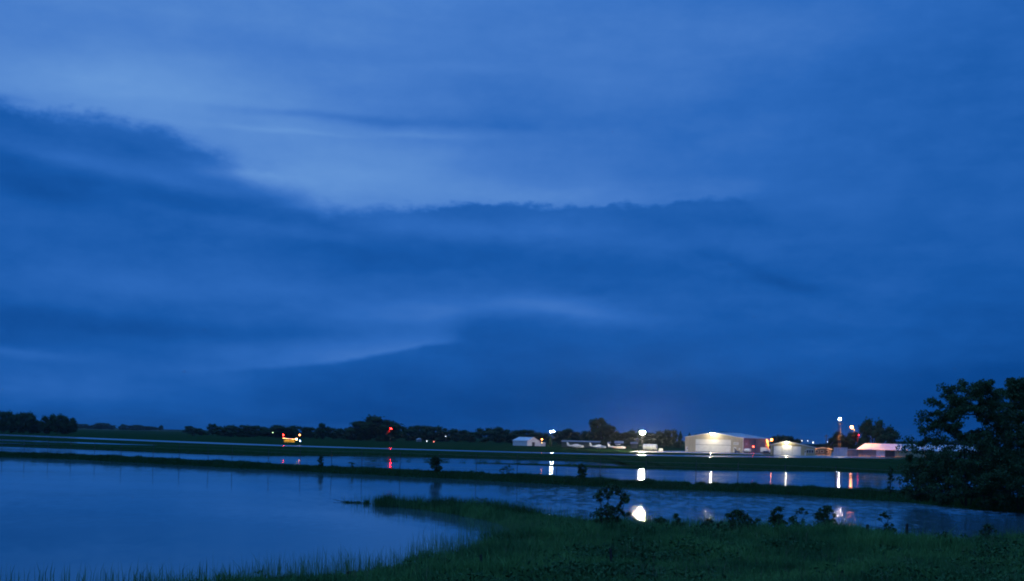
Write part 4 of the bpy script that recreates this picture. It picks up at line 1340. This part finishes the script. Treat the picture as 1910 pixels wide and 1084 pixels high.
windsock(728, 505, 801, [(-.1, -.2, -.75), (-.7, -.25, -1.05), (-1.2, -.25, -1.6), (-1.7, -.25, -2.2)], [.48, .42, .34, .22], 'drooping red windsock glowing under its red lamp', strength=330)
windsock(1599, 480, 813, [(.0, -.3, -.45), (.08, -.3, -1.1), (-.02, -.3, -1.8), (-.1, -.3, -2.5)], [.26, .22, .2, .12], 'limp narrow red windsock right of the orange street lamp', mname='sock_dim_glow', strength=14)


# ------------------------------------------------------------------ light aircraft
def loft(mb, rings):
    """rings: (x, half width, half height, z centre)"""
    n_ = 10; V = []; Fs = []
    for x, w, h, z in rings:
        for j in range(n_):
            q = 2 * math.pi * j / n_
            V.append((x, w * math.cos(q), z + h * math.sin(q)))
    for i in range(len(rings) - 1):
        for j in range(n_):
            Fs.append((i * n_ + j, i * n_ + (j + 1) % n_, (i + 1) * n_ + (j + 1) % n_, (i + 1) * n_ + j))
    Fs.append(tuple(range(n_))); Fs.append(tuple(range((len(rings) - 1) * n_, len(rings) * n_)))
    return mb.add(V, Fs)


def aircraft(px, dist, yaw, high, label, stripe=M_REDP):
    p = spot(px, dist, LAND)
    o = empty('light_aircraft', p, yaw, label, 'aircraft', 'parked light aircraft')
    z = 1.15
    loft(MB(), [(3.55, .22, .25, z), (3.2, .45, .42, z), (2.2, .55, .52, z + .02), (1.2, .58, .6, z + .1), (-.4, .55, .55, z + .12), (-2.0, .32, .33, z + .18), (-3.5, .12, .16, z + .3)]).build('fuselage', M_WHITE, o, True)
    loft(MB(), [(1.75, .3, .1, z + .5), (1.1, .5, .42, z + .55), (.1, .52, .46, z + .55), (-.9, .4, .3, z + .5), (-1.5, .2, .08, z + .45)]).build('canopy', M_GLASS if high else M_WHITE, o, True)
    zw = z + 1.02 if high else z - .32
    for s_ in (-1, 1):
        MB().add([(1.2, s_ * .5, zw), (-.35, s_ * .5, zw), (-.2, s_ * 5.0, zw + .25), (.85, s_ * 5.0, zw + .25), (1.1, s_ * .5, zw + .2), (-.3, s_ * .5, zw + .1), (-.2, s_ * 5.0, zw + .33), (.8, s_ * 5.0, zw + .36)],
                 [(0, 1, 2, 3), (4, 7, 6, 5), (0, 3, 7, 4), (1, 5, 6, 2), (2, 6, 7, 3), (0, 4, 5, 1)]).build('wing', M_WHITE, o)
        MB().add([(-2.8, s_ * .1, z + .32), (-3.6, s_ * .1, z + .32), (-3.55, s_ * 1.6, z + .36), (-3.05, s_ * 1.6, z + .36), (-2.8, s_ * .1, z + .4), (-3.6, s_ * .1, z + .4), (-3.55, s_ * 1.6, z + .42), (-3.05, s_ * 1.6, z + .42)],
                 [(0, 1, 2, 3), (4, 7, 6, 5), (0, 3, 7, 4), (1, 5, 6, 2), (2, 6, 7, 3), (0, 4, 5, 1)]).build('tailplane', M_WHITE, o)
        MB().tube([(.3, s_ * .4, z - .3), (.3, s_ * 1.2, .25)], .05, 5).build('gear_leg', M_STEEL, o)
        MB().tube([(.3, s_ * 1.12, .24), (.3, s_ * 1.3, .24)], .24, 10).build('wheel', M_BLACK, o)
        if high:
            MB().tube([(.4, s_ * .5, z - .3), (.4, s_ * 2.6, zw + .1)], .05, 5).build('strut', M_WHITE, o)
    MB().prism([(-2.5, z + .3), (-3.65, z + .3), (-3.95, z + 1.7), (-3.4, z + 1.7)], -.05, .05).build('fin', M_WHITE, o)
    MB().tube([(2.9, 0, z - .3), (2.95, 0, .22)], .045, 5).build('nose_leg', M_STEEL, o)
    MB().tube([(2.95, -.08, .2), (2.95, .08, .2)], .2, 10).build('wheel', M_BLACK, o)
    MB().tube([(3.5, 0, z), (3.85, 0, z)], [.2, .05], 8).build('spinner', stripe, o)
    MB().box(3.62, 3.68, -.07, .07, z - .9, z + .9).build('propeller', M_DARKSTEEL, o)
    MB().box(-1.8, 2.6, -.60, -.56, z - .12, z + .06).build('stripe', stripe, o)
    return o


aircraft(1074, 520, R(-18), False, 'white light aircraft parked leftmost, tail fin raised at left', M_BLUEP)
aircraft(1116, 515, R(-25), False, 'white low-wing light aircraft parked in the middle of three', M_BLUEP)
aircraft(1151, 508, R(-12), True, 'high-wing light aircraft with a red stripe, rightmost of three', M_REDP)

# ------------------------------------------------------------------ fuel tank, box and vehicles
o = empty('fuel_tank', spot(1213, 520, LAND), R(-24), 'white horizontal fuel tank right of the bright floodlight mast', 'tank')
rt = 1.2
mb = MB(); mb.tube([(-2.9, 0, 1.55), (-2.8, 0, 1.55), (2.8, 0, 1.55), (2.9, 0, 1.55)], [rt * .9, rt, rt, rt * .92], 20); mb.build('shell', M_WHITE, o, False)
for x in (-1.6, 1.6): MB().box(x - .2, x + .2, -.9, .9, -.2, .75).build('saddle', M_DARKSTEEL, o)
mb = MB(); mb.tube([(2.905, 0, 1.55), (2.95, 0, 1.55)], .35, 10); mb.build('manhole', M_GREYWALL, o)
mb = MB(); mb.tube([(0, 0, 2.7), (0, 0, 3.0)], .12, 8); mb.build('vent', M_STEEL, o)
for x in (-1.4, 0, 1.4):
    mb = MB(); mb.tube([(x - .03, 0, 1.55), (x + .03, 0, 1.55)], rt + .015, 20); mb.build('band', M_GREYWALL, o)
o = empty('fuel_cabinet', spot(1233.5, 512, LAND), R(-15), 'small white box cabinet right of the horizontal tank', 'cabinet')
MB().box(-.75, .75, -.4, .4, 0, 1.05).build('body', M_WHITE, o); MB().box(-.8, .8, -.45, .45, 1.05, 1.13).build('lid', M_GREYWALL, o); MB().box(-.6, -.02, -.43, -.39, .1, .95).build('door', M_WHITE, o); MB().box(.02, .6, -.43, -.39, .1, .95).build('door', M_WHITE, o)


def wheel(o, x, y, r=.35, w=.22):
    t = MB(); t.tube([(x, y - w / 2, r), (x, y + w / 2, r)], r, 12); t = t.build('wheel', M_BLACK, o)
    h_ = MB(); h_.tube([(x, y - w / 2 - .01, r), (x, y - w / 2, r)], r * .5, 8); h_.build('rim', M_STEEL, t)


# dark little tug before the hangar corner
o = empty('aircraft_tug', spot(1375, 500, LAND), R(-20), 'small dark aircraft tug parked before the hangar corner', 'tug')
MB().prism([(-1.0, .35), (1.1, .35), (1.1, .75), (.4, .85), (-.1, .9), (-1.0, .9)], -.55, .55).build('body', M_BLUEP, o)
MB().prism([(-.95, .9), (-.2, .9), (-.45, 1.65), (-.9, 1.65)], -.5, .5).build('cab', M_GREYWALL, o)
MB().box(-.75, -.5, -.51, .51, 1.1, 1.5).build('cab_window', M_GLASS, o)
for x in (-.65, .7):
    for y in (-.5, .5): wheel(o, x, y, .3)
# white tank trailer
o = empty('tank_trailer', spot(1395, 505, LAND), R(-38), 'white tank trailer parked below the red marker lamp', 'trailer')
mb = MB(); mb.tube([(-1.35, 0, 1.25), (-1.25, 0, 1.25), (1.25, 0, 1.25), (1.35, 0, 1.25)], [.6, .72, .72, .6], 16); mb.build('tank', M_WHITE, o)
MB().box(-1.4, 1.9, -.4, .4, .42, .55).build('frame', M_DARKSTEEL, o)
mb = MB(); mb.tube([(1.9, 0, .48), (2.9, 0, .35)], .05, 6); mb.build('drawbar', M_DARKSTEEL, o)
for x in (-.5, .45):
    for y in (-.55, .55): wheel(o, x, y, .32)
mb = MB(); mb.tube([(-1.3, 0, .4), (-1.36, 0, 1.25)], .02, 4); mb.build('hose', M_BLACK, o)
# long dark mower trailer between the two hangars
o = empty('mower_trailer', spot(1436, 480, LAND), R(-8), 'long dark mower trailer standing between the two hangars', 'trailer')
MB().box(-2.6, .9, -.9, .9, .55, .75).build('deck', M_DARKSTEEL, o)
MB().prism([(-2.6, .75), (-.2, .75), (-.35, 1.25), (-2.5, 1.3)], -.8, .8).build('body', M_BLUEP, o)
for x, z in ((1.1, 1.25), (1.9, 1.3), (2.6, .9)):
    mb = MB(); mb.tube([(x - .7, -.3, z), (x, -.3, z + .1), (x + .4, -.3, z - .35), (x + .35, -.3, .3)], .06, 5); mb.build('rake_arm', M_DARKSTEEL, o)
mb = MB(); mb.tube([(.9, 0, .65), (3.0, 0, .9), (3.3, 0, .35)], .07, 6); mb.build('boom', M_DARKSTEEL, o)
for x in (-1.9, -.9, .4):
    for y in (-.85, .85): wheel(o, x, y, .36)
# white box truck in the orange light behind it
o = empty('box_truck', spot(1427, 498, LAND), R(-30), 'small white box truck in the orange light by the hangar side', 'truck')
MB().box(-1.6, .9, -.95, .95, .75, 2.6).build('box', M_WHITE, o)
MB().prism([(1.0, .55), (2.5, .55), (2.5, 1.25), (2.0, 1.4), (1.7, 2.1), (1.0, 2.1)], -.9, .9).build('cab', M_WHITE, o)
MB().prism([(1.72, 1.42), (1.98, 1.42), (1.72, 2.0)], -.91, .91).build('cab_window', M_GLASS, o)
MB().box(-1.6, 2.3, -.45, .45, .45, .74).build('chassis', M_DARKSTEEL, o)
for x in (-.9, 1.8):
    for y in (-.85, .85): wheel(o, x, y, .4)
for y in (-.7, .7): MB().box(2.5, 2.53, y - .13, y + .13, .8, 1.0).build('headlight', M_GLASS, o)

# ------------------------------------------------------------------ haze over the airfield
HAZE = 0.00005
if HAZE:
    mb = MB(); mb.box(-3400, 3400, -90, 4200, -1.6, 30)
    hz = mb.build('haze', None)
    m = bpy.data.materials.new('haze_air'); m.use_nodes = True
    t = m.node_tree; t.nodes.clear()
    pv = t.nodes.new('ShaderNodeVolumePrincipled')
    pv.inputs['Color'].default_value = (.9, .95, 1, 1); pv.inputs['Density'].default_value = HAZE; pv.inputs['Anisotropy'].default_value = .82
    ou = t.nodes.new('ShaderNodeOutputMaterial'); t.links.new(pv.outputs[0], ou.inputs['Volume'])
    hz.data.materials.append(m)
    tag(hz, 'thin bluish evening haze over the whole airfield', 'haze', kind='stuff')
